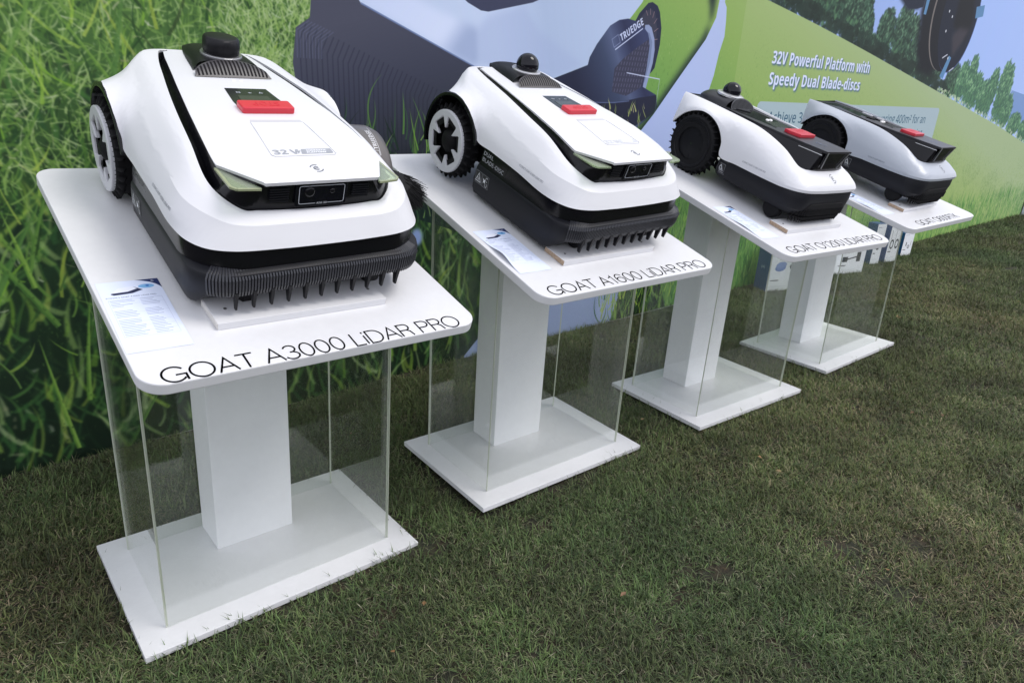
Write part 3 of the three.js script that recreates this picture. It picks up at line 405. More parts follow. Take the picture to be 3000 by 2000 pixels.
const STLABEL = ['white display stand lettered GOAT A3000 LiDAR PRO, with clear acrylic sides', 'white display stand lettered GOAT A1600 LiDAR PRO, with clear acrylic sides', 'white display stand lettered GOAT O1200 LiDAR PRO, with clear acrylic sides', 'white display stand lettered GOAT O600RTK, with clear acrylic sides'];
STANDS.forEach((s, n) => {
  const o = setM(thing('display_stand', STLABEL[n], 'display stand', 'display stands in a row before the printed wall'), s.M);
  part('base_plate', bx(ST.bw, ST.bh, ST.bd, 0, ST.bh / 2, 0, 0.0015), M.board, o);
  const z0 = ST.cz - ST.cd / 2, z1 = ST.cz + ST.cd / 2, b = ST.bh + 0.0005;
  part('column', extr(poly([[z0, b], [z1, b], [z1, under(z1)], [z0, under(z0)]]), ST.cw, 0.0015).rotateY(-Math.PI / 2).translate(ST.cw / 2, 0, 0), M.column, o);
  const t = 0.005, za = ST.ad / 2, xa = ST.aw / 2, et = 0.0012;
  for (const sgn of [1, -1]) { // front and back panes with their polished edges
    const z = sgn * (za - t / 2) - 0.0028, top = Math.min(under(z - t), under(z + t)) - 0.001, pane = part('acrylic_panel', bx(ST.aw, top - b, t, 0, (top + b) / 2, z), M.acrylic, o);
    for (const e of [1, -1]) part('polished_edge', bx(et, top - b, t * 0.96, e * (xa + et / 2 + 0.0002), (top + b) / 2, z), M.edge, pane);
  }
  for (const sgn of [1, -1]) {
    const a0 = -za + t + 0.0006 - 0.0028, a1 = za - t - 0.0006 - 0.0028;
    const pane = part('acrylic_panel', extr(poly([[a0, b], [a1, b], [a1, under(a1) - 0.001], [a0, under(a0) - 0.001]]), t).rotateY(-Math.PI / 2).translate(sgn * (xa - t / 2) + t / 2, 0, 0), M.acrylic, o);
    for (const [z, d] of [[a1, 0.0003], [a0, -0.0003]]) { const top = under(z) - 0.003; part('polished_edge', bx(t * 0.9, top - b, 0.0003, sgn * (xa - t / 2), (top + b) / 2, z + d), M.edge, pane); }
  }
  const bd = part('top_board', extr(rrect(ST.tw, ST.td, 0.05), 0.026, 0.003, 14).rotateX(-Math.PI / 2).translate(0, -0.026, 0), M.board, o); setM(bd, s.T);
  part('lettering', lettering(...TEXTS[n]), M.ink, bd);
});

// ---------------------------------------------------------------- information sheets and wooden blocks
const sheetTex = (model, tint) => canvasTex(420, 900, (x, w, h) => {
  x.fillStyle = '#dde5fa'; x.fillRect(0, 0, w, h);
  x.fillStyle = '#17295f'; x.beginPath(); x.moveTo(w * 0.62, 0); x.lineTo(w, 0); x.lineTo(w, h * 0.15); x.quadraticCurveTo(w * 0.93, h * 0.04, w * 0.62, 0); x.fill();
  x.strokeStyle = '#fff'; x.lineWidth = 3; x.beginPath(); x.arc(w * 0.9, h * 0.03, 9, 0.4, 5.6); x.stroke();
  x.fillStyle = '#7fb6e4'; x.beginPath(); x.ellipse(w * 0.76, h * 0.105, w * 0.13, h * 0.032, 0, 0, 7); x.fill(); x.fillStyle = '#2f6fc0'; x.beginPath(); x.arc(w * 0.78, h * 0.1, 12, 0, 7); x.fill();
  x.fillStyle = '#1d2448'; x.beginPath(); x.moveTo(w * 0.16, h * 0.185); x.lineTo(w * 0.3, h * 0.12); x.lineTo(w * 0.56, h * 0.1); x.lineTo(w * 0.68, h * 0.155); x.lineTo(w * 0.5, h * 0.195); x.lineTo(w * 0.2, h * 0.205); x.fill();
  x.fillStyle = '#e6eaf8'; x.beginPath(); x.moveTo(w * 0.17, h * 0.175); x.lineTo(w * 0.31, h * 0.105); x.lineTo(w * 0.54, h * 0.09); x.lineTo(w * 0.6, h * 0.13); x.lineTo(w * 0.44, h * 0.165); x.fill();
  x.fillStyle = '#3a4266'; x.font = '22px sans-serif'; x.fillText('ECOVACS ' + model, w * 0.06, h * 0.25, w * 0.86);
  x.fillStyle = '#7d86a8'; for (let i = 0; i < 24; i++) { const y = h * (0.285 + i * 0.0215); if (rnd() < 0.12) continue; x.fillRect(w * 0.1, y, w * rr(0.1, 0.38), 4); x.fillRect(w * 0.56, y, w * rr(0.12, 0.3), 4); if (i % 3 === 0) { x.globalAlpha = 0.5; x.fillRect(w * 0.08, y - 7, w * 0.84, 1.5); x.globalAlpha = 1; } }
  x.strokeStyle = '#a4abc6'; x.lineWidth = 1.5; x.strokeRect(w * 0.08, h * 0.275, w * 0.84, h * 0.53);
});
const SHEETS = [['GOAT A3000 LiDAR PRO', -0.382, -0.262, 0.109, 0.363, 0.02, 0], ['GOAT A1600 LiDAR PRO', -0.371, -0.253, 0.095, 0.34, 0.01, 0.012], ['GOAT O1200 LiDAR PRO', -0.37, -0.262, 0.08, 0.336, 0.04, 0.004], ['GOAT O600 RTK', -0.372, -0.262, 0.085, 0.322, 0.03, 0.003]];
const SHLAB = ['paper data sheet lying beside the mower with the flat black turret', 'paper data sheet with a lifted edge beside the mower on the A1600 stand', 'paper data sheet beside the small white mower on the O1200 stand', 'paper data sheet beside the grey mower'];
STANDS.forEach((s, n) => {
  const [model, x0, x1, z0, z1, yaw, lift] = SHEETS[n], w = x1 - x0, d = z1 - z0, g = new THREE.PlaneGeometry(w, d, 10, 24).rotateX(-Math.PI / 2), p = g.attributes.position;
  for (let i = 0; i < p.count; i++) { const u = p.getX(i) / w + 0.5, v = p.getZ(i) / d + 0.5; p.setY(i, 0.0006 + lift * Math.exp(-(((v - 0.62) / 0.2) ** 2)) * Math.max(0, 1 - u * 2.2) ** 1.5 + 0.0004 * Math.sin(u * 5 + v * 7) ** 2); }
  g.computeVertexNormals();
  const m = part(numbered('data_sheet'), g, std(0xffffff, 0.6, { map: sheetTex(model) }), scene); m.userData = { label: SHLAB[n], category: 'paper sheet', group: 'data sheets on the stands' };
  setM(m, s.W.clone().multiply(new THREE.Matrix4().makeRotationY(-yaw).setPosition((x0 + x1) / 2, 0, (z0 + z1) / 2)));
});
const BLOCKS = [[-0.208, 0.19, 0.235, 0.333, 0], [-0.206, 0.2, 0.243, 0.332, 0.01], [-0.2, 0.19, 0.236, 0.322, 0], [-0.188, 0.205, 0.245, 0.325, 0.01]];
const BLLAB = ['white wooden board under the bumper of the mower with the flat black turret', 'white chipboard strip under the mower with side lettering', 'white chipboard strip under the small white mower with a glossy dome', 'white chipboard strip under the grey mower'];
const chipTex = canvasTex(256, 64, (x, w, h) => { x.fillStyle = '#a8907a'; x.fillRect(0, 0, w, h); for (let i = 0; i < 900; i++) { x.fillStyle = pick(['#8a745c', '#c4b09a', '#9c866e', '#6e5c48', '#d6c8b6']); x.fillRect(rnd() * w, rnd() * h, rr(2, 7), rr(1, 3)); } });
M.chip.map = chipTex; M.chip.color.set(0xffffff);
STANDS.forEach((s, n) => {
  const [x0, x1, z0, z1, yaw] = BLOCKS[n], w = x1 - x0, d = z1 - z0, t = 0.0165, o = thing('support_block', BLLAB[n], 'wooden board', 'boards propping the mowers');
  setM(o, s.W.clone().multiply(new THREE.Matrix4().makeRotationY(yaw).setPosition((x0 + x1) / 2, 0.0004, (z0 + z1) / 2)));
  part('laminate', bx(w, t, d, 0, t / 2, 0, 0.0008), M.board, o);
  for (const e of [1, -1]) part('raw_edge', bx(0.0012, t * 0.84, d * 0.985, e * (w / 2 + 0.0006), t / 2, 0), n ? M.chip : std(lin(0.62, 0.6, 0.57), 0.8), o);
  for (const e of [-0.42, 0.44]) part('screw', cyl(0.0035, 0.0035, 0.0012, e * w, t + 0.0005, rr(-0.01, 0.01), 'y', 12), M.screw, o);
});

// ---------------------------------------------------------------- cartons at the foot of the wall
{
  const face = (k) => canvasTex(200, 300, (x, w, h) => {
    x.fillStyle = '#eef0f4'; x.fillRect(0, 0, w, h); x.fillStyle = '#9aa3b2'; x.fillRect(w * 0.1, h * 0.08, w * 0.4, 5); x.fillStyle = '#30343c'; x.fillRect(w * 0.1, h * 0.72, w * 0.28, 7); x.fillStyle = '#c2c8d2'; x.fillRect(w * 0.1, h * 0.88, w * 0.6, 3);
    x.lineWidth = 16; x.strokeStyle = '#2d3036'; x.fillStyle = '#2d3036';
    if (k === 0) { x.fillStyle = '#5a78b8'; x.beginPath(); x.ellipse(w * 0.38, h * 0.42, 36, 26, -0.2, 0, 7); x.fill(); x.fillStyle = '#7d93c8'; x.beginPath(); x.ellipse(w * 0.4, h * 0.35, 36, 24, -0.2, 0, 7); x.fill(); x.fillStyle = '#4a4c58'; x.beginPath(); x.moveTo(w * 0.68, h * 0.38); x.lineTo(w * 0.8, h * 0.3); x.lineTo(w * 0.9, h * 0.36); x.lineTo(w * 0.88, h * 0.48); x.lineTo(w * 0.72, h * 0.46); x.fill(); }
    if (k === 1) { x.lineWidth = 12; x.beginPath(); x.moveTo(w * 0.3, h * 0.55); x.lineTo(w * 0.75, h * 0.46); x.stroke(); x.fillRect(w * 0.22, h * 0.45, 36, 50); x.fillRect(w * 0.7, h * 0.32, 28, 92); }
    if (k === 2) { x.lineWidth = 22; x.beginPath(); x.arc(w * 0.5, h * 0.5, 34, 0, 7); x.stroke(); }
    if (k === 3) { x.lineWidth = 14; for (const a of [0.32, 0.76]) { x.beginPath(); x.ellipse(w * a, h * 0.55, 26, 30, 0, 0, 7); x.stroke(); } x.fillRect(w * 0.18, h * 0.2, 5, 70); x.fillRect(w * 0.55, h * 0.2, 4, 80); }
    if (k === 4) { x.lineWidth = 9; x.fillRect(w * 0.3, h * 0.4, 16, 50); x.beginPath(); x.arc(w * 0.6, h * 0.6, 18, 0, 7); x.stroke(); x.fillRect(w * 0.78, h * 0.35, 5, 60); }
  });
  const side = canvasTex(128, 256, (x, w, h) => { x.fillStyle = '#1f5590'; x.fillRect(0, 0, w, h); x.strokeStyle = '#a9c4e2'; x.lineWidth = 4; x.beginPath(); x.arc(w / 2, h * 0.42, 16, -0.8, 0.8); x.stroke(); x.beginPath(); x.arc(w / 2, h * 0.42, 16, 2.3, 3.9); x.stroke(); x.fillStyle = '#a9c4e2'; x.beginPath(); x.arc(w / 2, h * 0.42, 6, 0, 7); x.fill(); });
  const blue = std(0xffffff, 0.45, { map: side }), plain = std(lin(0.02, 0.09, 0.28), 0.45);
  const list = [ // front left, front right corner on the ground, depth, height
    [[1.84, -4.769], [2.09, -4.866], 0.13, 0.3, 'carton showing a blue pad, standing behind the last stand'], [[2.6, -5.378], [2.906, -5.527], 0.12, 0.26, 'carton showing a dark bracket arm'], [[3.106, -5.81], [3.202, -5.851], 0.1, 0.355, 'tall narrow carton showing a single black ring'],
    [[3.276, -5.897], [3.42, -5.985], 0.12, 0.36, 'carton showing two black rings and thin rods'], [[3.576, -6.193], [3.693, -6.245], 0.09, 0.215, 'small carton showing a short cable loop']];
  list.forEach(([a, b, d, h, lab], k) => {
    const o = thing('accessory_carton', 'white and blue ' + lab, 'carton', 'accessory cartons at the foot of the wall'), w = Math.hypot(b[0] - a[0], b[1] - a[1]), y = groundY(a[0], a[1]);
    o.position.set((a[0] + b[0]) / 2, y, (a[1] + b[1]) / 2); o.rotation.y = -Math.atan2(b[1] - a[1], b[0] - a[0]);
    part('carton_body', bx(w, h, d, 0, h / 2 + 0.002, -d / 2), plain, o);
    part('front_label', new THREE.PlaneGeometry(w * 0.995, h * 0.995).translate(0, h / 2 + 0.002, 0.0008), std(0xffffff, 0.45, { map: face(k) }), o);
    part('side_label', new THREE.PlaneGeometry(d * 0.98, h * 0.98).rotateY(-Math.PI / 2).translate(-w / 2 - 0.0008, h / 2 + 0.002, -d / 2), blue, o);
  });
}
// ---------------------------------------------------------------- robot mowers
Object.assign(M, {
  shell: phys(lin(0.71, 0.71, 0.735), 0.42, { clearcoat: 0.12, clearcoatRoughness: 0.35 }),
  shellGrey: phys(lin(0.4, 0.43, 0.485), 0.36, { clearcoat: 0.25, clearcoatRoughness: 0.3 }),
  rim: phys(lin(0.55, 0.555, 0.58), 0.4),
  gloss: phys(lin(0.006, 0.006, 0.008), 0.16, { specularIntensity: 0.55 }),
  satin: phys(lin(0.008, 0.008, 0.01), 0.42, { specularIntensity: 0.5 }), skirt: phys(lin(0.011, 0.0115, 0.015), 0.46, { specularIntensity: 0.45 }), rubber: phys(lin(0.006, 0.006, 0.007), 0.75, { specularIntensity: 0.5 }), rib: phys(lin(0.026, 0.027, 0.034), 0.33), bronzeDark: phys(lin(0.06, 0.055, 0.06), 0.4),
  dark: phys(lin(0.005, 0.005, 0.006), 0.7, { specularIntensity: 0.4 }), topgrey: phys(lin(0.02, 0.02, 0.024), 0.36, { specularIntensity: 0.8 }), red: phys(lin(0.6, 0.018, 0.04), 0.36, { clearcoat: 0.2 }), bronze: phys(lin(0.13, 0.12, 0.115), 0.34, { metalness: 0.25 }),
  guideEdge: phys(lin(0.4, 0.44, 0.27), 0.25, { transmission: 0.25, thickness: 0 }),
  ring: phys(lin(0.3, 0.3, 0.31), 0.3, { metalness: 0.6 }), ring2: phys(lin(0.6, 0.6, 0.62), 0.25, { metalness: 0.5 }), clear: phys(lin(0.72, 0.8, 0.62), 0.08, { transmission: 0.75, thickness: 0, ior: 1.49 }), lens: phys(lin(0.006, 0.006, 0.01), 0.05, { specularIntensity: 0.6 }), glassTop: phys(lin(0.01, 0.011, 0.011), 0.06, { specularIntensity: 0.8 }),
  lcd: phys(lin(0.05, 0.055, 0.05), 0.15), screen: phys(lin(0.018, 0.02, 0.022), 0.2), led: std(lin(0.75, 0.75, 0.75), 0.3),
});
const decalMat = (tex, rough = 0.45) => std(0xffffff, rough, { map: tex, transparent: true, alphaTest: 0.35 });
const ray = new THREE.Raycaster();
function drape(name, target, tex, o, du, dv, dir, parent, nu = 10, nv = 5, lift = 0.0008, rough = 0.45) { // print laid onto a curved surface; o: lower left corner, dir: towards the surface
  const pos = [], uv = [], idx = [], O = V3(...o), U = V3(...du), W = V3(...dv), Dn = V3(...dir).normalize(); target.updateMatrixWorld(true);
  const keep = target.matrixWorld.clone(), par = target.parent; target.matrixWorld.identity();
  for (let j = 0; j <= nv; j++) for (let i = 0; i <= nu; i++) {
    const p = O.clone().addScaledVector(U, i / nu).addScaledVector(W, j / nv), s = p.clone().addScaledVector(Dn, -0.2); ray.set(s, Dn);
    const h = ray.intersectObject(target, false)[0]; const q = h ? h.point.addScaledVector(Dn, -lift) : p; pos.push(q.x, q.y, q.z); uv.push(i / nu, j / nv);
  }
  target.matrixWorld.copy(keep);
  for (let j = 0; j < nv; j++) for (let i = 0; i < nu; i++) { const a = j * (nu + 1) + i; idx.push(a, a + 1, a + nu + 1, a + 1, a + nu + 2, a + nu + 1); }
  const g = new THREE.BufferGeometry(); g.setAttribute('position', new THREE.Float32BufferAttribute(pos, 3)); g.setAttribute('uv', new THREE.Float32BufferAttribute(uv, 2)); g.setIndex(idx); g.computeVertexNormals();
  return part(name, g, decalMat(tex, rough), parent);
}
const wordTex = (t, col, w = 512, h = 64, bold = '') => canvasTex(w, h, (x) => { x.fillStyle = col; x.font = `${bold}${h * 0.8}px sans-serif`; x.fillText(t, 4, h * 0.78, w - 8); });
const logoTex = canvasTex(128, 128, (x, w) => { x.strokeStyle = '#6c7078'; x.lineWidth = 9; x.beginPath(); x.arc(64, 64, 50, 3.5, 5.1); x.stroke(); x.beginPath(); x.arc(64, 64, 50, 0.35, 1.95); x.stroke(); x.beginPath(); x.arc(64, 64, 22, 0.7, 5.6); x.stroke(); x.beginPath(); x.moveTo(44, 64); x.lineTo(80, 64); x.stroke(); });
const tex32 = (ghost) => canvasTex(512, 128, (x, w, h) => {
  x.globalAlpha = 1; const c = ghost ? '#c9cbd0' : '#9a9da4'; x.fillStyle = c; x.font = 'bold 112px sans-serif'; x.fillText('32', 4, 104); x.fillText('V', 150, 104);
  x.beginPath(); x.moveTo(196, 60); x.lineTo(226, 14); x.lineTo(218, 50); x.lineTo(240, 50); x.lineTo(204, 106); x.lineTo(212, 66); x.fill();
  x.beginPath(); x.moveTo(252, 22); x.lineTo(508, 22); x.lineTo(508, 90); x.quadraticCurveTo(506, 106, 490, 106); x.lineTo(232, 106); x.fill();
  x.fillStyle = '#f2f3f6'; x.font = 'bold 33px sans-serif'; x.fillText('ENERGETIC', 288, 60, 200); x.fillText('PLATFORM', 280, 96, 210);
});
const stickerTex = (two) => canvasTex(two ? 256 : 128, 128, (x) => {
  const box = (o) => { x.fillStyle = '#141519'; x.fillRect(o, 0, 124, 128); x.strokeStyle = '#8e9096'; x.lineWidth = 3; x.strokeRect(o + 3, 3, 118, 122); };
  box(0); x.strokeStyle = '#d8dade'; x.lineWidth = 7; x.lineJoin = 'round'; x.beginPath(); x.moveTo(62, 20); x.lineTo(108, 104); x.lineTo(16, 104); x.closePath(); x.stroke(); x.lineWidth = 4; x.strokeRect(46, 66, 32, 12); x.beginPath(); x.moveTo(44, 90); x.lineTo(82, 86); x.stroke();
  if (two) { box(130); x.fillStyle = '#e4e6ea'; x.beginPath(); x.moveTo(146, 40); x.lineTo(176, 52); x.lineTo(188, 44); x.lineTo(186, 66); x.lineTo(198, 86); x.lineTo(172, 76); x.lineTo(152, 88); x.lineTo(160, 66); x.fill(); x.strokeStyle = '#d8dade'; x.lineWidth = 5; x.beginPath(); x.arc(214, 38, 20, 1, 5.6); x.stroke(); x.beginPath(); x.arc(210, 96, 18, -1.2, 3.6); x.stroke(); }
});
const camTex = canvasTex(256, 128, (x) => { x.strokeStyle = '#b9bcc4'; x.lineWidth = 3; x.beginPath(); x.moveTo(95, 112); x.lineTo(20, 112); x.quadraticCurveTo(8, 112, 8, 100); x.lineTo(8, 20); x.quadraticCurveTo(8, 8, 20, 8); x.lineTo(236, 8); x.quadraticCurveTo(248, 8, 248, 20); x.lineTo(248, 100); x.quadraticCurveTo(248, 112, 236, 112); x.lineTo(161, 112); x.stroke(); x.fillStyle = '#c6c9d0'; x.font = '17px sans-serif'; x.fillText('AIVI 3D', 102, 118); });
const iconTex = canvasTex(256, 64, (x) => { x.strokeStyle = '#aeb4bc'; x.fillStyle = '#aeb4bc'; x.lineWidth = 5; x.strokeRect(30, 20, 24, 20); x.beginPath(); x.arc(128, 28, 14, 0.4, 2.7); x.stroke(); x.beginPath(); x.arc(128, 34, 6, 0, 7); x.fill(); x.beginPath(); x.moveTo(200, 40); x.lineTo(228, 40); x.lineTo(214, 18); x.closePath(); x.stroke(); });

function wheel(parent, side, c, rD, rT, wd, style) {
  const g = new THREE.Group(); g.name = 'wheel'; parent.add(g); g.position.set(side * c[0], c[1], c[2]);
  const o = side; // outer face looks along o * x
  const prof = [[rT * 0.55, -wd / 2], [rT * 0.9, -wd / 2], [rT - 0.004, -wd / 2 + 0.008], [rT, 0], [rT - 0.004, wd / 2 - 0.008], [rD + 0.004, wd / 2 - 0.002], [rD, wd / 2 - 0.008], [rD, -wd / 2]];
  const lugs = [], n = style === 'spoked' ? 27 : 30;
  for (let i = 0; i < n; i++) for (const row of [-1, 1]) {
    const a = (i + (row > 0 ? 0.5 : 0)) / n * 2 * Math.PI, l = new THREE.CylinderGeometry(0.0016, 0.0075, 0.017, 4, 1).rotateY(Math.PI / 4).scale(2.1, 1, 0.8); l.rotateZ(row * -0.12).translate(row * wd * 0.27, rT + 0.004, 0).rotateX(a); lugs.push(l);
  }
  part('tyre', merge([crease(lathe(prof, 'x', 0, 0, 0, 56), 30), ...lugs]), M.rubber, g);
  if (style === 'spoked') {
    const sh = new THREE.Shape(); sh.absarc(0, 0, rD, 0, 2 * Math.PI);
    const star = [], ri = rD * 0.43, ro = rD * 0.79; // six flared arms joined at the hub
    for (let i = 0; i < 6; i++) { const a = i * Math.PI / 3 + 0.25, q = (r, t) => star.push([r * Math.cos(a + t), r * Math.sin(a + t)]); q(ri, -0.5); q(ro * 0.96, -0.39); q(ro, -0.35); q(ro * 1.02, 0.28); q(ro * 0.97, 0.33); q(ri * 1.08, 0.47); }
    sh.holes.push(new THREE.Path(star.map((p) => new THREE.Vector2(...p))));
    part('hub_cover', extr(sh, 0.012, 0.003, 48).rotateY(o * Math.PI / 2).translate(o * (wd / 2 - 0.0055), 0, 0), M.rim, g);
    part('hub', merge([cyl(rD * 0.98, rD * 0.98, 0.004, o * (wd / 2 - 0.026), 0, 0, 'x', 40), lathe([[0.001, 0.034], [0.012, 0.034], [0.02, 0.03], [rD * 0.36, 0.02], [rD * 0.4, 0]].map(([r, y]) => [r, o * y]), 'x', o * (wd / 2 - 0.026), 0, 0, 32)]), M.dark, g);
  } else {
    part('hub_cover', crease(lathe([[0.001, 0.004], [rD * 0.2, 0.004], [rD * 0.55, 0.0], [rD * 0.84, 0.003], [rD * 0.88, 0.008], [rD * 0.97, 0.009], [rD * 1.0, 0.001]].map(([r, y]) => [r, o * y]), 'x', o * (wd / 2 - 0.006), 0, 0, 56), 25), M.satin, g);
    const sp = []; for (let i = 0; i < 5; i++) { const b = bx(0.0022, rD * 0.6, 0.003, 0, rD * 0.5, 0); b.rotateX(i * 2 * Math.PI / 5 + 0.5); b.translate(o * (wd / 2 - 0.0055), 0, 0); sp.push(b); } part('spokes', merge(sp), M.satin, g);
  }
  return g;
}
// ---- large model
const A_STAT = [ // inner edge, shoulder, fender, upper lip, lower lip (x >= 0), from the back round to the front centre
  [[0.1, 0.331, -0.462], [0.13, 0.329, -0.468], [0.162, 0.308, -0.462], [0.2, 0.284, -0.435], [0.238, 0.266, -0.41]],
  [[0.117, 0.332, -0.449], [0.158, 0.331, -0.44], [0.19, 0.315, -0.412], [0.226, 0.293, -0.376], [0.272, 0.282, -0.354]],
  [[0.138, 0.331, -0.37], [0.17, 0.328, -0.366], [0.201, 0.312, -0.35], [0.238, 0.296, -0.319], [0.28, 0.2885, -0.296]],
  [[0.156, 0.329, -0.27], [0.185, 0.322, -0.267], [0.217, 0.303, -0.257], [0.251, 0.287, -0.243], [0.281, 0.269, -0.2295]],
  [[0.168, 0.327, -0.2], [0.195, 0.317, -0.2], [0.229, 0.294, -0.197], [0.262, 0.265, -0.191], [0.28, 0.2326, -0.188]],
  [[0.177, 0.323, -0.14], [0.203, 0.311, -0.141], [0.238, 0.282, -0.147], [0.267, 0.24, -0.155], [0.278, 0.194, -0.163]],
  [[0.188, 0.315, -0.05], [0.212, 0.302, -0.051], [0.246, 0.268, -0.06], [0.27, 0.225, -0.07], [0.278, 0.191, -0.08]],
  [[0.199, 0.301, 0.07], [0.219, 0.289, 0.07], [0.252, 0.252, 0.07], [0.272, 0.213, 0.07], [0.278, 0.186, 0.06]],
  [[0.204, 0.269, 0.183], [0.223, 0.26, 0.185], [0.252, 0.237, 0.188], [0.27, 0.203, 0.186], [0.277, 0.176, 0.18]],
  [[0.187, 0.252, 0.228], [0.2, 0.2475, 0.235], [0.227, 0.229, 0.245], [0.2475, 0.201, 0.2455], [0.265, 0.174, 0.244]],
  [[0.156, 0.236, 0.2535], [0.166, 0.2335, 0.261], [0.192, 0.2195, 0.276], [0.2145, 0.196, 0.2815], [0.236, 0.173, 0.285]],
  [[0.13, 0.235, 0.257], [0.137, 0.232, 0.266], [0.153, 0.216, 0.2865], [0.172, 0.1945, 0.297], [0.19, 0.173, 0.306]],
  [[0.08, 0.234, 0.261], [0.08, 0.231, 0.27], [0.085, 0.2155, 0.29], [0.0925, 0.194, 0.303], [0.1, 0.173, 0.315]],
  [[0, 0.2335, 0.263], [0, 0.231, 0.272], [0, 0.2155, 0.291], [0, 0.194, 0.3045], [0, 0.173, 0.317]]];
const A_TOP = [[0.094, 0.331, -0.458], [0.104, 0.33, -0.445], [0.119, 0.329, -0.37], [0.134, 0.327, -0.27], [0.145, 0.325, -0.2], [0.154, 0.322, -0.14], [0.166, 0.317, -0.05], [0.178, 0.308, 0.07], [0.18, 0.294, 0.168], [0.156, 0.294, 0.22], [0.126, 0.297, 0.266], [0.1, 0.298, 0.269], [0.06, 0.2985, 0.27], [0, 0.299, 0.271]];
const HE = [[-0.452, 0.104], [-0.43, 0.112], [-0.307, 0.13], [-0.21, 0.145], [-0.05, 0.167], [0.069, 0.18], [0.158, 0.186], [0.177, 0.185], [0.281, 0.129]], HC = [[-0.452, 0.085], [-0.25, 0.095], [0.184, 0.118], [0.281, 0.128]], HY = [[-0.455, 0.3395], [-0.25, 0.3385], [-0.05, 0.334], [0.07, 0.3275], [0.184, 0.317], [0.29, 0.3055]];
const hoodY = (x, z) => { const e = lerpT(HE, z), c = lerpT(HC, z), k = Math.max(0, (Math.abs(x) - c) / Math.max(0.001, e - c)), d = lerpT([[-0.45, 0.006], [-0.05, 0.009], [0.07, 0.0105], [0.177, 0.0175], [0.281, 0]], z); return lerpT(HY, z) - d * k; };
function hoodGeo() {
  const zs = [-0.452, -0.44, -0.4, -0.35, -0.3, -0.25, -0.2, -0.15, -0.1, -0.05, 0, 0.05, 0.1, 0.14, 0.168, 0.177, 0.2, 0.225, 0.25, 0.27, 0.281, 0.2835], top = [];
  for (const z of zs) { const e = z > 0.281 ? 0.126 : lerpT(HE, z), c = Math.min(e - 0.0005, lerpT(HC, z)), m = (e + c) / 2; top.push([-e, -m, -c, -c * 0.5, 0, c * 0.5, c, m, e].map((x) => [x, hoodY(x, z) - (z > 0.281 ? 0.0015 : 0) - (z < -0.45 ? 0.004 : 0), z])); }
  const n = 9, pos = [], idx = [], th = 0.0075; top.forEach((r) => r.forEach((p) => pos.push(...p))); const base = pos.length / 3; top.forEach((r) => r.forEach((p) => pos.push(p[0] * 0.985, p[1] - th, p[2] - 0.002)));
  const R = top.length; for (let i = 0; i < R - 1; i++) for (let j = 0; j < n - 1; j++) { const a = i * n + j; idx.push(a, a + n, a + 1, a + 1, a + n, a + n + 1); const b = a + base; idx.push(b, b + 1, b + n, b + 1, b + n + 1, b + n); }
  const loop = []; for (let j = 0; j < n; j++) loop.push(j); for (let i = 1; i < R; i++) loop.push(i * n + n - 1); for (let j = n - 2; j >= 0; j--) loop.push((R - 1) * n + j); for (let i = R - 2; i > 0; i--) loop.push(i * n);
  loop.forEach((a, i) => { const b = loop[(i + 1) % loop.length]; idx.push(a, b, a + base, b, b + base, a + base); });
  const g = new THREE.BufferGeometry(); g.setAttribute('position', new THREE.Float32BufferAttribute(pos, 3)); g.setIndex(idx); g.setAttribute('uv', new THREE.Float32BufferAttribute(new Float32Array(pos.length / 3 * 2), 2)); g.computeVertexNormals(); return crease(g, 14);
}
function ventFace(parent, f, n, halfW, slotMat, faceMat) { // sloped arched face f(t, u) -> point, with upright slots and thin bars between them
  const rows = []; for (let i = 0; i <= 24; i++) { const t = -1 + i / 12; rows.push([0, 0.25, 0.5, 0.75, 1].map((u) => f(t, u))); }
  const face = part('grille', loft(rows, { nu: 1, nv: 2 }), faceMat, parent);
  for (let i = 0; i < n; i++) {
    const t = -0.88 + 1.76 * i / (n - 1), w = 1.76 / n * 0.27, strip = [], top = 0.9 - 0.12 * t * t;
    for (let k = 0; k <= 6; k++) { const u = 0.1 + (top - 0.1) * k / 6; strip.push([t - w, t + w].map((q) => { const p = f(q, u), e = f(q, Math.min(1, u + 0.02)), d = V3(1, 0, 0).cross(V3(e[0] - p[0], e[1] - p[1], e[2] - p[2])).normalize(); if (d.y < 0) d.negate(); return [p[0] + d.x * 0.0005, p[1] + d.y * 0.0005, p[2] + d.z * 0.0005]; })); }
    part('vent_slot', loft(strip, { nu: 1, nv: 1 }), slotMat, face);
  }
}
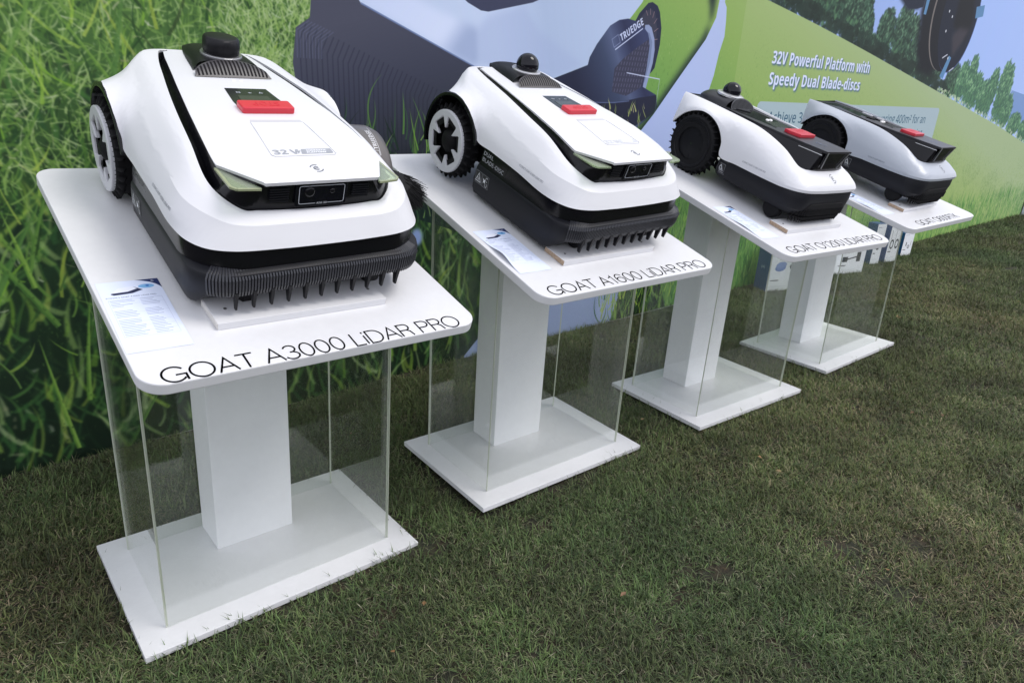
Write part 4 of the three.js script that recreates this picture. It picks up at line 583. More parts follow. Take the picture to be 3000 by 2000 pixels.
function bigMower(label, opt) {
  const o = thing('robot_mower', label, 'robot mower', 'robot mowers on the stands');
  const rows = mirrorRows(A_STAT, [[0, 0.33, -0.468], [0, 0.328, -0.478], [0, 0.31, -0.492], [0, 0.27, -0.498], [0, 0.21, -0.49]]).map((r) => { // inner flange and turned-under lip
    const a = r[0], e = r[4], s = (k) => [e[0] * k, e[1] - 0.001, e[2] > 0.2 ? e[2] - 0.01 : e[2]]; return [[a[0] * 0.985, a[1] - 0.012, a[2] - 0.004], [a[0], a[1] - 0.001, a[2]], ...r.slice(1), s(0.975)]; });
  const shell = part('shell', crease(loft(rows, { nu: 7, nv: 5, closed: true, sharp: [1, 3, 5] }), 15), M.shell, o);
  // dark channel and recessed front
  const A2 = A_STAT.map((r, i) => { const p = r[0], t = A_TOP[i], front = i > 8, q = front ? 0.004 : 0.02, a = [p[0] * 0.99, p[1] - 0.006, p[2] - 0.003], m = [(p[0] + t[0]) / 2, Math.min(p[1], t[1]) - (front ? -0.03 : q), (p[2] + t[2]) / 2 + 0.0], b = [t[0], t[1] + 0.002, t[2]]; if (front) m[0] = (p[0] * 0.5 + t[0] * 0.5); return [a, m, b]; });
  const fascia = part('front_fascia', crease(loft(mirrorRows(A2), { nu: 6, nv: 3 }), 30), M.gloss, o);
  const hood = part('hood', hoodGeo(), M.shell, o);
  // camera window and side grilles
  const fz = (y) => 0.2645 + (y - 0.2335) * 0.12;
  const cam = part('camera_window', extr(rrect(0.116, 0.054, 0.004), 0.004, 0.001).rotateX(0.06).translate(0, 0.2685, fz(0.2685) + 0.0005), M.lens, o);
  for (const [x, r] of [[-0.028, 0.011], [0.022, 0.006]]) part('lens', lathe([[0.0005, 0.002], [r * 0.6, 0.0018], [r, 0], [r, -0.003]], 'z', x, 0.276, fz(0.276) + 0.007, 24), M.gloss, cam);
  part('window_print', new THREE.PlaneGeometry(0.108, 0.05).rotateX(0.06).translate(0, 0.2675, fz(0.2675) + 0.0058), decalMat(camTex), cam);
  part('window_sill', bx(0.104, 0.014, 0.0012, 0, 0.252, fz(0.252) + 0.0046), M.skirt, cam);
  for (const sx of [-1, 1]) for (let k = 0; k < 6; k++) part('grille_slat', bx(0.04, 0.0022, 0.003, sx * 0.091, 0.256 + k * 0.0056, fz(0.256 + k * 0.0056) + 0.001), M.skirt, fascia);
  for (const sx of [-1, 1]) { // clear light guide under each clipped hood corner
    const tri = poly([[0.1835, 0.172], [0.1845, 0.262], [0.176, 0.271], [0.13, 0.2765]].map(([x, z]) => [sx * x, z])), g = extr(tri, 0.004, 0.0008); g.rotateX(Math.PI / 2); g.translate(0, 0.2925, 0); const lg = part('light_guide', g, M.clear, o); for (const [[ax, az], [bx_, bz]] of [[[0.1842, 0.174], [0.185, 0.262]], [[0.176, 0.2725], [0.131, 0.278]], [[0.185, 0.262], [0.176, 0.2725]]]) { const l = Math.hypot(bx_ - ax, bz - az), e = bx(0.0055, 0.0042, l, 0, 0, 0); e.rotateY(sx * Math.atan2(bx_ - ax, bz - az)); e.translate(sx * ((ax + bx_) / 2 + 0.001), 0.2905, (az + bz) / 2 + 0.001); part('guide_edge', e, opt.puck ? M.guideEdge : M.clear, lg); }
    const pad = extr(poly([[0.176, 0.198], [0.176, 0.25], [0.144, 0.264]].map(([x, z]) => [sx * x, z])), 0.002); pad.rotateX(Math.PI / 2); pad.translate(0, 0.2875, 0); part('guide_pad', pad, M.gloss, o);
  }
  // black band, skirt, ribs and teeth
  const band = part('body_band', rings([[0.195, 0.25, 0.29, -0.15, 0.1], [0.183, 0.267, 0.303, -0.15, 0.11], [0.15, 0.27, 0.308, -0.153, 0.112], [0.12, 0.27, 0.308, -0.155, 0.112]], true, false), M.gloss, o);
  const skirt = part('skirt', rings([[0.13, 0.262, 0.3, -0.155, 0.11], [0.1275, 0.269, 0.313, -0.157, 0.095], [0.123, 0.272, 0.3195, -0.16, 0.088], [0.114, 0.2735, 0.322, -0.162, 0.086], [0.075, 0.2735, 0.317, -0.168, 0.086], [0.042, 0.27, 0.298, -0.17, 0.085], [0.022, 0.262, 0.284, -0.17, 0.08]], true, true), M.skirt, o);
  { const p = skirt.geometry.attributes.position, sm = THREE.MathUtils.smoothstep; for (let k = 0; k < p.count; k++) { const y = p.getY(k); if (y < 0.072) p.setY(k, y + (0.072 - y) * sm(p.getZ(k), 0.19, 0.26) * (1 - sm(Math.abs(p.getX(k)), 0.215, 0.262))); } skirt.geometry = crease(skirt.geometry, 30); }
  { // ribs follow the front of the skirt; every fourth one ends in a longer tooth
    const path = outline(0.2735, 0.322, -0.1, 0.086, 24), pts = path.filter((p) => Math.abs(p[0]) < 0.25 && p[1] > 0.2), L = [0]; for (let i = 1; i < pts.length; i++) L.push(L[i - 1] + Math.hypot(pts[i][0] - pts[i - 1][0], pts[i][1] - pts[i - 1][1]));
    const tot = L[L.length - 1], n = 80, ribs = [], prof = poly([[-0.024, 0.1325], [-0.005, 0.125], [0.003, 0.1145], [0.0015, 0.086], [-0.003, 0.073], [-0.02, 0.073]]), rib = extr(prof, 0.004, 0.0006).translate(0, 0, -0.002);
    const tooth = crease(new THREE.CylinderGeometry(0.0085, 0.004, 0.044, 4, 1).rotateY(Math.PI / 4).scale(0.72, 1, 1.3), 20); tooth.translate(0, 0.061, -0.002);
    for (let k = 0; k < n; k++) {
      const d = tot * (k + 0.5) / n; let i = 1; while (L[i] < d) i++; const t = (d - L[i - 1]) / (L[i] - L[i - 1]), a = pts[i - 1], b = pts[i], x = a[0] + (b[0] - a[0]) * t, z = a[1] + (b[1] - a[1]) * t, tx = (b[0] - a[0]), tz = (b[1] - a[1]), l = Math.hypot(tx, tz);
      const nx = -tz / l, nz = tx / l; // outward
      const m = new THREE.Matrix4().makeBasis(V3(nx, 0, nz), V3(0, 1, 0), V3(-tx / l, 0, -tz / l)).setPosition(x, 0, z);
      ribs.push(rib.clone().applyMatrix4(m));
      if (k % 6 === 3 && k > 6 && k < n - 5) { const q = part('tooth', tooth, M.satin, skirt); q.position.set(x - nx * 0.006, 0, z - nz * 0.006); q.rotation.y = Math.atan2(nx, nz); q.scale.set(1, 1, 1.3); }
    }
    const r = part('bumper_ribs', merge(ribs), M.rib, skirt); r.userData.kind = 'stuff';
  }
  part('chassis', merge([bx(0.38, 0.2, 0.3, 0, 0.17, -0.31, 0.02), bx(0.4, 0.05, 0.3, 0, 0.06, 0.05, 0.02), bx(0.1, 0.14, 0.03, 0, 0.22, -0.47, 0.01)]), M.dark, o);
  for (const sx of [-1, 1]) {
    const c = new THREE.Group(); c.name = 'caster'; o.add(c); part('caster_wheel', crease(lathe([[0.001, -0.02], [0.024, -0.02], [0.031, -0.012], [0.031, 0.012], [0.024, 0.02], [0.001, 0.02]], 'x', sx * 0.15, 0.048, 0.25, 24), 30), M.rubber, c); part('fork', bx(0.05, 0.03, 0.03, sx * 0.15, 0.078, 0.24, 0.006), M.dark, c);
  }
  // wheels and their arches
  const wc = [0.262, 0.133, -0.307];
  for (const sx of [-1, 1]) {
    wheel(o, sx, wc, 0.102, 0.11, 0.06, 'spoked');
    const s = new THREE.Shape(), a0 = 0.3, a1 = 3.5; s.absarc(0, 0, 0.156, a0, a1, false); s.absarc(0, 0, 0.145, a1, a0, true);
    const g = extr(s, 0.1, 0.002, 40).rotateY(-Math.PI / 2).scale(1, 1, -1); // shape x -> z
    g.scale(1, 1, -1); g.translate(sx > 0 ? 0.284 : -0.184, wc[1], wc[2]); part('wheel_arch', crease(g, 30), M.gloss, o);
    part('arch_wall', (() => { const w = new THREE.Shape(); w.absarc(0, 0, 0.15, -0.2, 3.5, false); w.lineTo(0, 0); return extr(w, 0.006).rotateY(-Math.PI / 2).translate(sx * 0.195, wc[1], wc[2]); })(), M.dark, o);
  }
  // turret housing with its grille and sensor
  const H = [[-0.478, 0.046, 0.341, 0.343], [-0.468, 0.054, 0.3405, 0.351], [-0.44, 0.062, 0.34, 0.358], [-0.39, 0.071, 0.34, 0.364], [-0.335, 0.078, 0.339, 0.3665], [-0.295, 0.083, 0.338, 0.3655], [-0.282, 0.085, 0.338, 0.364]];
  const house = part('turret_housing', crease(loft(H.map(([z, w, b, t]) => [[-w, b - 0.006, z], [-w, b + 0.002, z], [-w * 0.8, t - 0.004, z], [-w * 0.35, t, z], [w * 0.35, t, z], [w * 0.8, t - 0.004, z], [w, b + 0.002, z], [w, b - 0.006, z]]), { nu: 3, nv: 3, sharp: [1, 6] }), 40), M.satin, o);
  ventFace(house, (t, u) => { const k = Math.sqrt(Math.max(0, 1 - t * t)), x = t * 0.094, z = -0.236 - 0.05 * u * k; return [x, hoodY(x, z) + 0.0015 + 0.0275 * Math.sin(u * Math.PI / 2) * k, z]; }, 19, 0.09, M.dark, M.bronzeDark);
  const tz = -0.332, ty = 0.3665;
  part('sensor_ring', crease(lathe([[0.034, 0.004], [0.0485, 0.004], [0.0502, 0.002], [0.0502, -0.006]], 'y', 0, ty, tz, 48), 30), opt.puck ? M.ring : M.ring2, house);
  if (opt.puck) part('sensor_turret', crease(lathe([[0.0005, 0.045], [0.034, 0.0443], [0.0405, 0.0422], [0.0432, 0.038], [0.0443, 0.025], [0.0435, 0.01], [0.041, 0.003]], 'y', 0, ty, tz, 48), 40), M.satin, house);
  else part('sensor_dome', lathe(Array.from({ length: 15 }, (_, i) => { const a = Math.PI / 2 - i / 14 * 1.95; return [Math.max(0.0004, 0.0385 * Math.cos(a)), 0.017 + 0.0385 * Math.sin(a)]; }), 'y', 0, ty, tz, 40), M.lens, house);
  // controls on the hood
  for (const x of [-0.009, 0.009]) part('indicator', lathe([[0.0005, 0.0025], [0.004, 0.002], [0.0065, 0]], 'y', x, hoodY(0, -0.222), -0.222, 20), M.led, hood);
  const flat = (pts, th, dy) => { const g = extr(poly(pts), th, 0.0005); g.rotateX(Math.PI / 2); const p = g.attributes.position; for (let i = 0; i < p.count; i++) p.setY(i, p.getY(i) + th + dy + hoodY(0, p.getZ(i))); g.computeVertexNormals(); return g; };
  const pan = part('control_panel', flat([[-0.05, -0.166], [0.05, -0.166], [0.0585, -0.085], [0.0585, -0.055], [-0.0585, -0.055], [-0.0585, -0.085]], 0.0012, -0.0002), M.screen, hood);
  part('display', flat([[-0.036, -0.118], [0.036, -0.118], [0.04, -0.07], [-0.04, -0.07]], 0.0006, 0.0012), M.lcd, pan);
  drape('icons', hood, iconTex, [-0.04, 0.345, -0.128], [0.08, 0, 0], [0, 0, -0.02], [0, -1, 0], pan, 4, 2, 0.0014);
  const btn = part('stop_button', (() => { const g = extr(rrect(0.122, 0.044, 0.006), 0.0155, 0.003, 6).rotateX(-Math.PI / 2); g.rotateX(0.055); g.translate(0, hoodY(0, -0.036) - 0.001, -0.036); return g; })(), M.red, hood);
  part('stop_lettering', textGeo('STOP', 0.02, 0.0007).rotateX(-Math.PI / 2).rotateY(Math.PI).rotateX(0.055).translate(0, hoodY(0, -0.036) + 0.0145, -0.036), M.red, btn);
  // battery lid: a fine raised outline and finger slot
  { const line = []; const P = [[-0.061, 0.03], [-0.073, 0.18], [-0.067, 0.187], [0.067, 0.187], [0.073, 0.18], [0.061, 0.03]]; for (let i = 0; i < P.length - 1; i++) { const [a, b] = P[i], [c, d] = P[i + 1], n = 14; for (let k = 0; k < n; k++) { const x0 = a + (c - a) * k / n, z0 = b + (d - b) * k / n, x1 = a + (c - a) * (k + 1) / n, z1 = b + (d - b) * (k + 1) / n; const l = Math.hypot(x1 - x0, z1 - z0), g = bx(0.0012, 0.0008, l + 0.0008, 0, 0, 0); g.rotateY(Math.atan2(x1 - x0, z1 - z0)); g.translate((x0 + x1) / 2, hoodY(0, (z0 + z1) / 2) + 0.0005, (z0 + z1) / 2); line.push(g); } } part('lid_outline', merge(line), std(lin(0.56, 0.56, 0.58), 0.5), hood);
    part('finger_slot', flat([[-0.058, 0.018], [0.058, 0.018], [0.061, 0.03], [-0.061, 0.03]], 0.0009, -0.0003), M.rim, hood); }
  drape('lid_print', hood, tex32(!opt.puck), [-0.067, 0.33, 0.184], [0.136, 0, 0], [0, 0, -0.03], [0, -1, 0], hood, 8, 2, 0.0007);
  drape('emblem', hood, logoTex, [-0.016, 0.32, 0.256], [0.034, 0, 0], [0, 0, -0.034], [0, -1, 0], hood, 2, 2, 0.0007);
  drape('side_print', shell, wordTex('ECOVACS ' + opt.model, '#8d9099', 512, 36), [-0.28, 0.203, 0.055], [0, -0.004, 0.135], [0, 0.0105, 0], [1, 0, 0], o, 16, 2, 0.0006);
  drape('warning_labels', skirt, stickerTex(true), [-0.28, 0.066, -0.14], [0, 0, 0.074], [0, 0.042, 0], [1, 0, 0], skirt, 6, 4, 0.0008);
  if (opt.sideText) drape('side_lettering', band, canvasTex(512, 200, (x) => { x.fillStyle = '#a9abb0'; x.font = '84px sans-serif'; x.fillText('DUAL', 4, 84, 210); x.fillText('BLADE-DISC', 4, 178, 500); }), [-0.28, 0.1385, -0.128], [0, 0, 0.132], [0, 0.042, 0], [1, 0, 0], band, 6, 3, 0.0009);
  else drape('side_lettering', band, wordTex('Powered by 32V', '#3a3b3e', 512, 70), [-0.28, 0.148, -0.14], [0, 0, 0.12], [0, 0.018, 0], [1, 0, 0], band, 6, 2, 0.0009);
  if (opt.trimmer) {
    const tr = new THREE.Group(); tr.name = 'edge_trimmer'; o.add(tr); const cy = 0.15, cz = -0.07;
    const dome = part('trimmer_cover', crease(lathe([[0.001, 0.092], [0.06, 0.091], [0.096, 0.085], [0.115, 0.072], [0.124, 0.052], [0.127, 0.0]], 'x', 0.245, cy, cz, 64), 35), M.bronze, tr);
    drape('trimmer_lettering', dome, canvasTex(512, 96, (x) => { x.fillStyle = '#cfcfd2'; x.font = 'bold 74px sans-serif'; x.fillText('TRUEDGE', 92, 72, 400); x.strokeStyle = '#cfcfd2'; x.lineWidth = 6; x.strokeRect(8, 14, 66, 60); x.fillRect(8, 82, 480, 6); }), [0.288, 0.243, 0.026], [0, 0.035, -0.1], [-0.022, 0, 0], [0, -0.85, -0.5], dome, 14, 3, 0.0008);
    const hx = 0.284, hz = 0.055, br = [];
    for (let i = 0; i < 1500; i++) { const a = -2.0 + 4.0 * rnd(), r0 = rr(0.03, 0.06), y0 = 0.203 - 0.25 * (r0 - 0.03) - rr(0, 0.03), L = rr(0.06, 0.07), g = new THREE.CylinderGeometry(0.0006, 0.0012, L, 3, 1, true); g.translate(0, L / 2, 0); g.rotateX(Math.PI / 2 + rr(0.3, 0.75)); g.translate(0, 0, r0); g.rotateY(a + rr(-0.06, 0.06)); g.translate(hx, y0, hz); br.push(g); }
    const b = part('bristles', merge(br), M.rubber, tr); b.userData.kind = 'stuff';
    part('brush_holder', crease(lathe([[0.001, 0.008], [0.03, 0.006], [0.07, -0.012], [0.088, -0.04], [0.084, -0.062], [0.001, -0.062]], 'y', hx, 0.2, hz, 40), 40), M.rubber, tr);
  }
  return o;
}
// ---- small model
const O_STAT = [
  [[0.138, 0.283, -0.449], [0.149, 0.272, -0.444], [0.174, 0.24, -0.428], [0.2015, 0.202, -0.41], [0.218, 0.18, -0.399], [0.221, 0.17, -0.394]],
  [[0.137, 0.286, -0.385], [0.151, 0.284, -0.384], [0.178, 0.268, -0.376], [0.205, 0.248, -0.364], [0.218, 0.233, -0.353], [0.22, 0.225, -0.347]],
  [[0.135, 0.287, -0.3], [0.15, 0.286, -0.298], [0.18, 0.279, -0.288], [0.204, 0.271, -0.274], [0.215, 0.265, -0.266], [0.218, 0.26, -0.262]],
  [[0.135, 0.286, -0.2], [0.15, 0.284, -0.198], [0.182, 0.274, -0.192], [0.206, 0.259, -0.184], [0.215, 0.248, -0.178], [0.217, 0.24, -0.175]],
  [[0.135, 0.285, -0.12], [0.15, 0.282, -0.12], [0.186, 0.266, -0.12], [0.209, 0.232, -0.121], [0.217, 0.2, -0.122], [0.218, 0.187, -0.122]],
  [[0.135, 0.283, -0.06], [0.15, 0.28, -0.063], [0.19, 0.257, -0.076], [0.213, 0.205, -0.093], [0.22, 0.148, -0.101], [0.22, 0.132, -0.103]],
  [[0.136, 0.277, 0], [0.15, 0.274, 0], [0.192, 0.247, 0], [0.216, 0.2, -0.005], [0.223, 0.146, -0.01], [0.222, 0.133, -0.01]],
  [[0.14, 0.264, 0.07], [0.152, 0.26, 0.071], [0.192, 0.232, 0.075], [0.216, 0.192, 0.078], [0.224, 0.148, 0.08], [0.222, 0.135, 0.08]],
  [[0.145, 0.248, 0.13], [0.156, 0.243, 0.132], [0.191, 0.215, 0.144], [0.215, 0.182, 0.155], [0.224, 0.151, 0.16], [0.222, 0.138, 0.16]],
  [[0.151, 0.22, 0.2], [0.16, 0.216, 0.204], [0.19, 0.2, 0.213], [0.213, 0.174, 0.22], [0.223, 0.154, 0.222], [0.221, 0.142, 0.22]],
  [[0.135, 0.2145, 0.222], [0.142, 0.212, 0.229], [0.17, 0.199, 0.245], [0.196, 0.177, 0.262], [0.209, 0.158, 0.27], [0.207, 0.147, 0.268]],
  [[0.1, 0.213, 0.231], [0.105, 0.211, 0.239], [0.128, 0.2, 0.26], [0.158, 0.18, 0.287], [0.172, 0.161, 0.299], [0.17, 0.15, 0.297]],
  [[0.055, 0.212, 0.236], [0.058, 0.21, 0.245], [0.07, 0.2, 0.267], [0.09, 0.18, 0.296], [0.1, 0.162, 0.308], [0.1, 0.15, 0.306]],
  [[0, 0.212, 0.238], [0, 0.21, 0.247], [0, 0.2, 0.269], [0, 0.18, 0.298], [0, 0.162, 0.31], [0, 0.15, 0.308]]];
const O_TOP = [[0.098, 0.272, -0.43], [0.098, 0.276, -0.385], [0.098, 0.278, -0.3], [0.098, 0.279, -0.2], [0.097, 0.279, -0.12], [0.097, 0.2795, -0.06], [0.096, 0.28, 0], [0.095, 0.2815, 0.07], [0.094, 0.283, 0.13], [0.092, 0.2855, 0.2], [0.088, 0.287, 0.236], [0.06, 0.2875, 0.242], [0.03, 0.2875, 0.243], [0, 0.2875, 0.243]];
const deckY = (z) => lerpT([[-0.43, 0.276], [-0.3, 0.2835], [0, 0.2865], [0.25, 0.2945]], z);
function smallMower(label, opt) {
  const o = thing('robot_mower', label, 'robot mower', 'robot mowers on the stands'), SH = opt.dome ? M.shell : M.shellGrey;
  const rows = mirrorRows(O_STAT).map((r) => { const a = r[0], e = r[5]; return [[a[0] * 0.96, a[1] - 0.012, a[2] - 0.004], [a[0], a[1] - 0.0006, a[2]], ...r.slice(1), [e[0] * 0.97, e[1] - 0.001, e[2] > 0.2 ? e[2] - 0.008 : e[2]]]; });
  const shell = part('shell', crease(loft(rows, { nu: 7, nv: 5, sharp: [1, 5, 6] }), 34), SH, o);
  const rr0 = O_STAT[0]; part('rear_panel', loft([rr0.map(([x, y, z]) => [-x * 0.985, y - 0.004, z - 0.001]), rr0.map(([, y, z]) => [0, y - 0.01, z - 0.006]), rr0.map(([x, y, z]) => [x * 0.985, y - 0.004, z - 0.001])], { nu: 5, nv: 2 }), M.dark, o);
  const F = O_STAT.map((r, i) => { const p = r[0], t = O_TOP[i], front = i > 9; return [[p[0] * 0.985, p[1] - 0.006, p[2] - 0.003], [(p[0] * 0.55 + t[0] * 0.45), Math.min(p[1] - 0.012, (p[1] + t[1]) / 2 - 0.006), (p[2] + t[2]) / 2 - (front ? 0.002 : 0)], [t[0], t[1] + 0.001, t[2]]]; });
  part('front_fascia', crease(loft(mirrorRows(F), { nu: 6, nv: 3 }), 30), M.gloss, o);
  const dk = (pts, th, dy, bev = 0.0006) => { const g = extr(poly(pts), th, bev); g.rotateX(Math.PI / 2); const p = g.attributes.position; for (let i = 0; i < p.count; i++) p.setY(i, p.getY(i) + th + dy + deckY(p.getZ(i))); g.computeVertexNormals(); return crease(g, 20); };
  const zr = opt.dome ? -0.43 : -0.43, deck = [[-0.092, zr]]; const edge = []; for (const z of [-0.35, -0.25, -0.15, -0.05, 0.05, 0.15]) edge.push([0.099 - 0.02 * Math.max(0, (z - 0.0)) , z]);
  const outlineD = [...edge.map(([x, z]) => [-x, z]), [-0.0885, 0.252], [0.0885, 0.252], ...edge.slice().reverse(), [0.092, zr]]; const top = part('top_deck', dk([[-0.092, zr], ...outlineD], 0.009, -0.009, 0.0012), M.topgrey, o);
  part('glass_strip', dk([[-0.07, opt.dome ? -0.235 : -0.41], [0.07, opt.dome ? -0.235 : -0.41], [0.062, -0.012], [-0.062, -0.012]], 0.0012, 0.0002), M.glassTop, top);
  part('display', dk([[-0.04, -0.082], [0.055, -0.082], [0.05, -0.018], [-0.045, -0.018]], 0.0008, 0.0015, 0.0003), M.lcd, top);
  if (!opt.dome) { part('hinge_pin', bx(0.02, 0.008, 0.055, 0.03, deckY(-0.19) + 0.006, -0.2, 0.002), M.ring2, top); part('latch_pin', bx(0.02, 0.008, 0.035, 0.035, deckY(-0.12) + 0.006, -0.13, 0.002), M.ring2, top); part('recess_plate', dk([[-0.02, -0.185], [0.06, -0.185], [0.058, -0.145], [-0.02, -0.145]], 0.001, 0.0014, 0.0003), M.dark, top); }
  for (const x of [0.008, 0.03]) part('indicator', lathe([[0.0005, 0.005], [0.006, 0.004], [0.009, 0]], 'y', x, deckY(-0.105) + 0.001, -0.105, 18), M.led, top);
  const btn = part('stop_button', dk([[-0.052, 0.024], [0.052, 0.024], [0.06, 0.05], [0.052, 0.1], [-0.052, 0.1], [-0.06, 0.05]], 0.013, 0.0002, 0.002), M.red, top);
  part('stop_lettering', textGeo('STOP', 0.018, 0.0008).rotateX(-Math.PI / 2).rotateY(Math.PI).translate(0, deckY(0.06) + 0.0128, 0.06), M.red, btn);
  drape('emblem', top, logoTex, [-0.03, 0.31, 0.195], [0.05, 0, 0], [0, 0, -0.05], [0, -1, 0], top, 2, 2, 0.0008, 0.2);
  // front window, light strips
  part('camera_window', (() => { const g = new THREE.BufferGeometry(), P = [[-0.084, 0.287, 0.2485], [0.084, 0.287, 0.2485], [0.075, 0.226, 0.2375], [-0.075, 0.226, 0.2375]]; g.setAttribute('position', new THREE.Float32BufferAttribute([...P[0], ...P[3], ...P[1], ...P[1], ...P[3], ...P[2]], 3)); g.computeVertexNormals(); return g; })(), M.lens, o);
  for (const sx of [-1, 1]) { part('window_rib', (() => { const g = bx(0.004, 0.07, 0.003, 0, 0, 0); g.rotateX(0.18); g.rotateZ(sx * -0.3); g.translate(sx * 0.066, 0.256, 0.2465); return g; })(), M.ring, o);
    const st = bx(0.003, 0.003, 0.104, 0, 0, 0, 0.001); st.rotateY(sx * -0.05); st.rotateX(-0.03); st.translate(sx * 0.1005, 0.2755, 0.19); part('light_strip', st, M.ring2, o); }
  drape('emblem', shell, logoTex, [-0.019, 0.184, 0.3], [0.038, 0, 0], [0, 0.036, -0.02], [0, -0.45, -1], o, 3, 3, 0.0008);
  drape('side_print', shell, wordTex('ECOVACS ' + opt.model, opt.dome ? '#8d9099' : '#5c6672', 512, 36), [-0.24, 0.152, 0.01], [0, 0.004, 0.135], [0, 0.011, 0], [1, 0, 0], o, 16, 2, 0.0006);
  const skirt = part('skirt', rings([[0.16, 0.208, 0.292, -0.105, 0.08], [0.147, 0.214, 0.298, -0.105, 0.08], [0.115, 0.217, 0.302, -0.11, 0.08], [0.08, 0.213, 0.3, -0.115, 0.078], [0.06, 0.2, 0.287, -0.12, 0.07], [0.048, 0.18, 0.27, -0.12, 0.06]], true, true), M.skirt, o);
  drape('warning_label', skirt, stickerTex(false), [-0.24, 0.068, -0.1], [0, 0, 0.045], [0, 0.045, 0], [1, 0, 0], skirt, 3, 3, 0.0009);
  if (opt.dome) drape('side_lettering', skirt, wordTex('Smart Setup', '#43454a', 400, 56), [-0.24, 0.118, -0.095], [0, 0, 0.075], [0, 0.014, 0], [1, 0, 0], skirt, 4, 2, 0.0009);
  { // dark comb along the lower front
    const P = []; for (let i = 0; i <= 40; i++) { const t = -1 + i / 20, a = Math.abs(t), x = t * 0.19, z = 0.306 - 0.055 * Math.max(0, (a - 0.62) / 0.38) ** 2; const top = a > 0.58 ? 0.107 - 0.034 * Math.min(1, (a - 0.58) / 0.28) : 0.107; P.push([[x, top, z - 0.012], [x, top - 0.004, z], [x * 1.0, 0.07, z + 0.001], [x * 0.98, 0.048, z - 0.012], [x * 0.97, 0.046, z - 0.03]]); }
    const comb = part('front_comb', crease(loft(P, { nu: 1, nv: 1 }), 24), M.dark, o);
    const ribs = []; for (let i = 1; i < 40; i++) { const t = -1 + i / 20, a = Math.abs(t); if (a > 0.9) continue; const z = 0.306 - 0.055 * Math.max(0, (a - 0.62) / 0.38) ** 2; ribs.push(bx(0.004, 0.026, 0.005, t * 0.19, 0.07, z + 0.001)); ribs.push(new THREE.ConeGeometry(0.0075, 0.026, 4).rotateX(Math.PI).translate(t * 0.187, 0.037, z - 0.008)); }
    const r = part('comb_teeth', merge(ribs), M.dark, comb); r.userData.kind = 'stuff';
  }
  part('chassis', merge([bx(0.3, 0.13, 0.33, 0, 0.165, -0.26, 0.02), bx(0.26, 0.04, 0.4, 0, 0.065, 0.02, 0.015)]), M.dark, o);
  for (const sx of [-1, 1]) { const c = new THREE.Group(); c.name = 'caster'; o.add(c); part('caster_wheel', crease(lathe([[0.001, -0.018], [0.034, -0.018], [0.041, -0.01], [0.041, 0.01], [0.034, 0.018], [0.001, 0.018]], 'x', sx * 0.168, 0.044, 0.19, 28), 30), M.rubber, c); part('fork', bx(0.05, 0.03, 0.05, sx * 0.16, 0.075, 0.2, 0.008), M.dark, c); }
  const wc = [0.192, 0.124, -0.258];
  for (const sx of [-1, 1]) {
    wheel(o, sx, wc, 0.1, 0.12, 0.066, 'disc');
    const s = new THREE.Shape(); s.absarc(0, 0, 0.146, 0.1, 2.75, false); s.absarc(0, 0, 0.138, 2.75, 0.1, true); part('wheel_arch', crease(extr(s, 0.075, 0.001, 40).rotateY(-Math.PI / 2).scale(1, 1, 1).translate(sx > 0 ? 0.208 : -0.133, 0.11, -0.25), 30), M.dark, o);
  }
  if (opt.dome) {
    const sec = (z, r, y) => { const p = [[-0.098, 0.268, z]]; for (let i = 0; i <= 8; i++) { const a = Math.PI * (1 - i / 8); p.push([r * Math.cos(a) * 1.0, y + (r * 0.43) * Math.sin(a), z]); } p.push([0.098, 0.268, z]); return p; };
    const house = part('turret_housing', crease(loft([sec(-0.432, 0.06, 0.27), sec(-0.42, 0.075, 0.276), sec(-0.39, 0.085, 0.279), sec(-0.34, 0.088, 0.281), sec(-0.29, 0.086, 0.282), sec(-0.262, 0.083, 0.283)], { nu: 4, nv: 3 }), 40), M.topgrey, o);
    ventFace(house, (t, u) => { const k = Math.sqrt(Math.max(0, 1 - (t * 0.98) ** 2)); return [t * 0.08, 0.284 + 0.039 * u * k, -0.232 - 0.031 * u * k]; }, 17, 0.08, M.dark, M.rib);
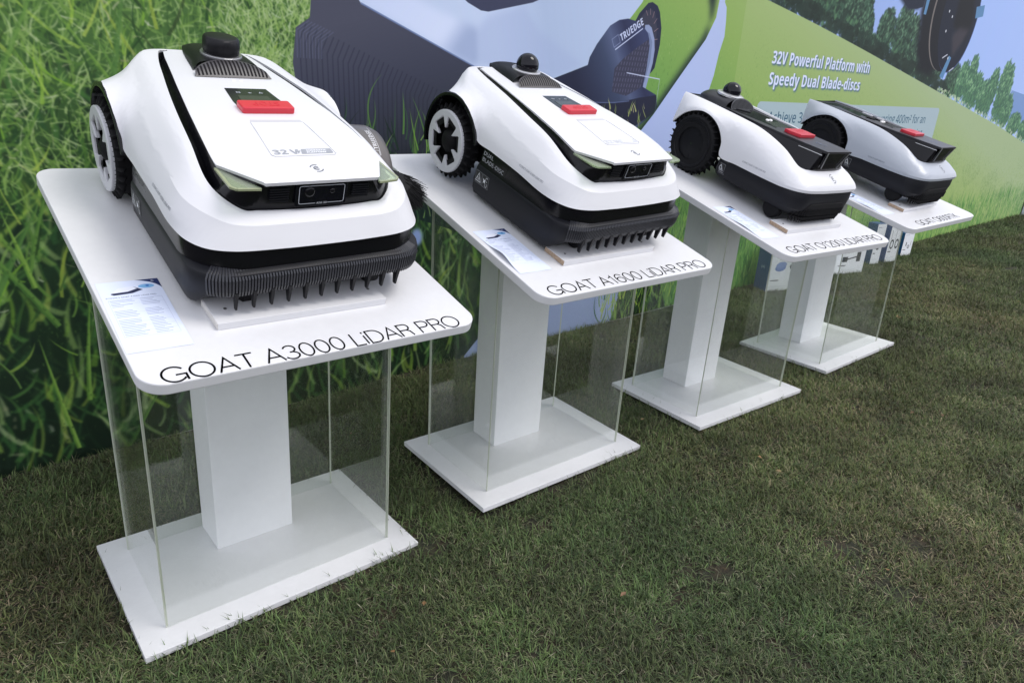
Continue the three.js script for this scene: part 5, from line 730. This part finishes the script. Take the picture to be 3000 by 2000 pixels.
    part('grille_wedge', dk([[-0.055, -0.228], [0.03, -0.228], [0.0, -0.19]], 0.004, 0.001), M.skirt, house);
    const ty = 0.3225, tz = -0.322;
    part('sensor_ring', crease(lathe([[0.03, 0.006], [0.05, 0.005], [0.059, 0.001], [0.059, -0.006]], 'y', 0, ty, tz, 44).translate(0, -0.003, 0), 30), M.ring2, house);
    part('sensor_dome', lathe(Array.from({ length: 15 }, (_, i) => { const a = Math.PI / 2 - i / 14 * 1.85; return [Math.max(0.0004, 0.039 * Math.cos(a)), 0.012 + 0.036 * Math.sin(a)]; }), 'y', 0, ty, tz, 40), M.lens, house);
  }
  return o;
}
const POSES = [
  { x: 0.0346, y: 0, z: 0, r: [-0.002, -0.0136, 0.043], s: [1, 1, 1] }, { x: 0.0418, y: 0.0038, z: 0.0192, r: [0.003, 0.0158, 0.0253], s: [1.0125, 0.9805, 0.9682] },
  { x: 0.0311, y: 0, z: 0, r: [-0.0082, -0.0077, 0.0032], s: [1, 1, 1] }, { x: 0.0371, y: 0.0088, z: 0.033, r: [0.0056, -0.0016, -0.009], s: [1.0027, 1.0027, 1.0027] }];
const MOWERS = [
  bigMower('large white robot mower with a flat black turret and a side brush', { puck: true, trimmer: true, model: 'GOAT A3000 LiDAR PRO' }),
  bigMower('white robot mower with a glossy black dome and DUAL BLADE-DISC lettering', { sideText: true, model: 'GOAT A1600 LiDAR PRO' }),
  smallMower('small white robot mower with a black dome and plain black wheels', { dome: true, model: 'GOAT O1200 LiDAR PRO' }),
  smallMower('grey robot mower with a flat black deck and no dome', { model: 'GOAT O600 RTK' })];
MOWERS.forEach((o, n) => { const p = POSES[n]; const m = new THREE.Matrix4().makeRotationFromEuler(new THREE.Euler(...p.r, 'YXZ')).setPosition(p.x, p.y, p.z).scale(V3(...p.s)); setM(o, STANDS[n].W.clone().multiply(m)); });
scene.updateMatrixWorld(true);
scene.traverse((o) => { if (o.isMesh) o.castShadow = o.receiveShadow = true; });
renderer.setSize(1024, 682);
renderer.render(scene, camera);
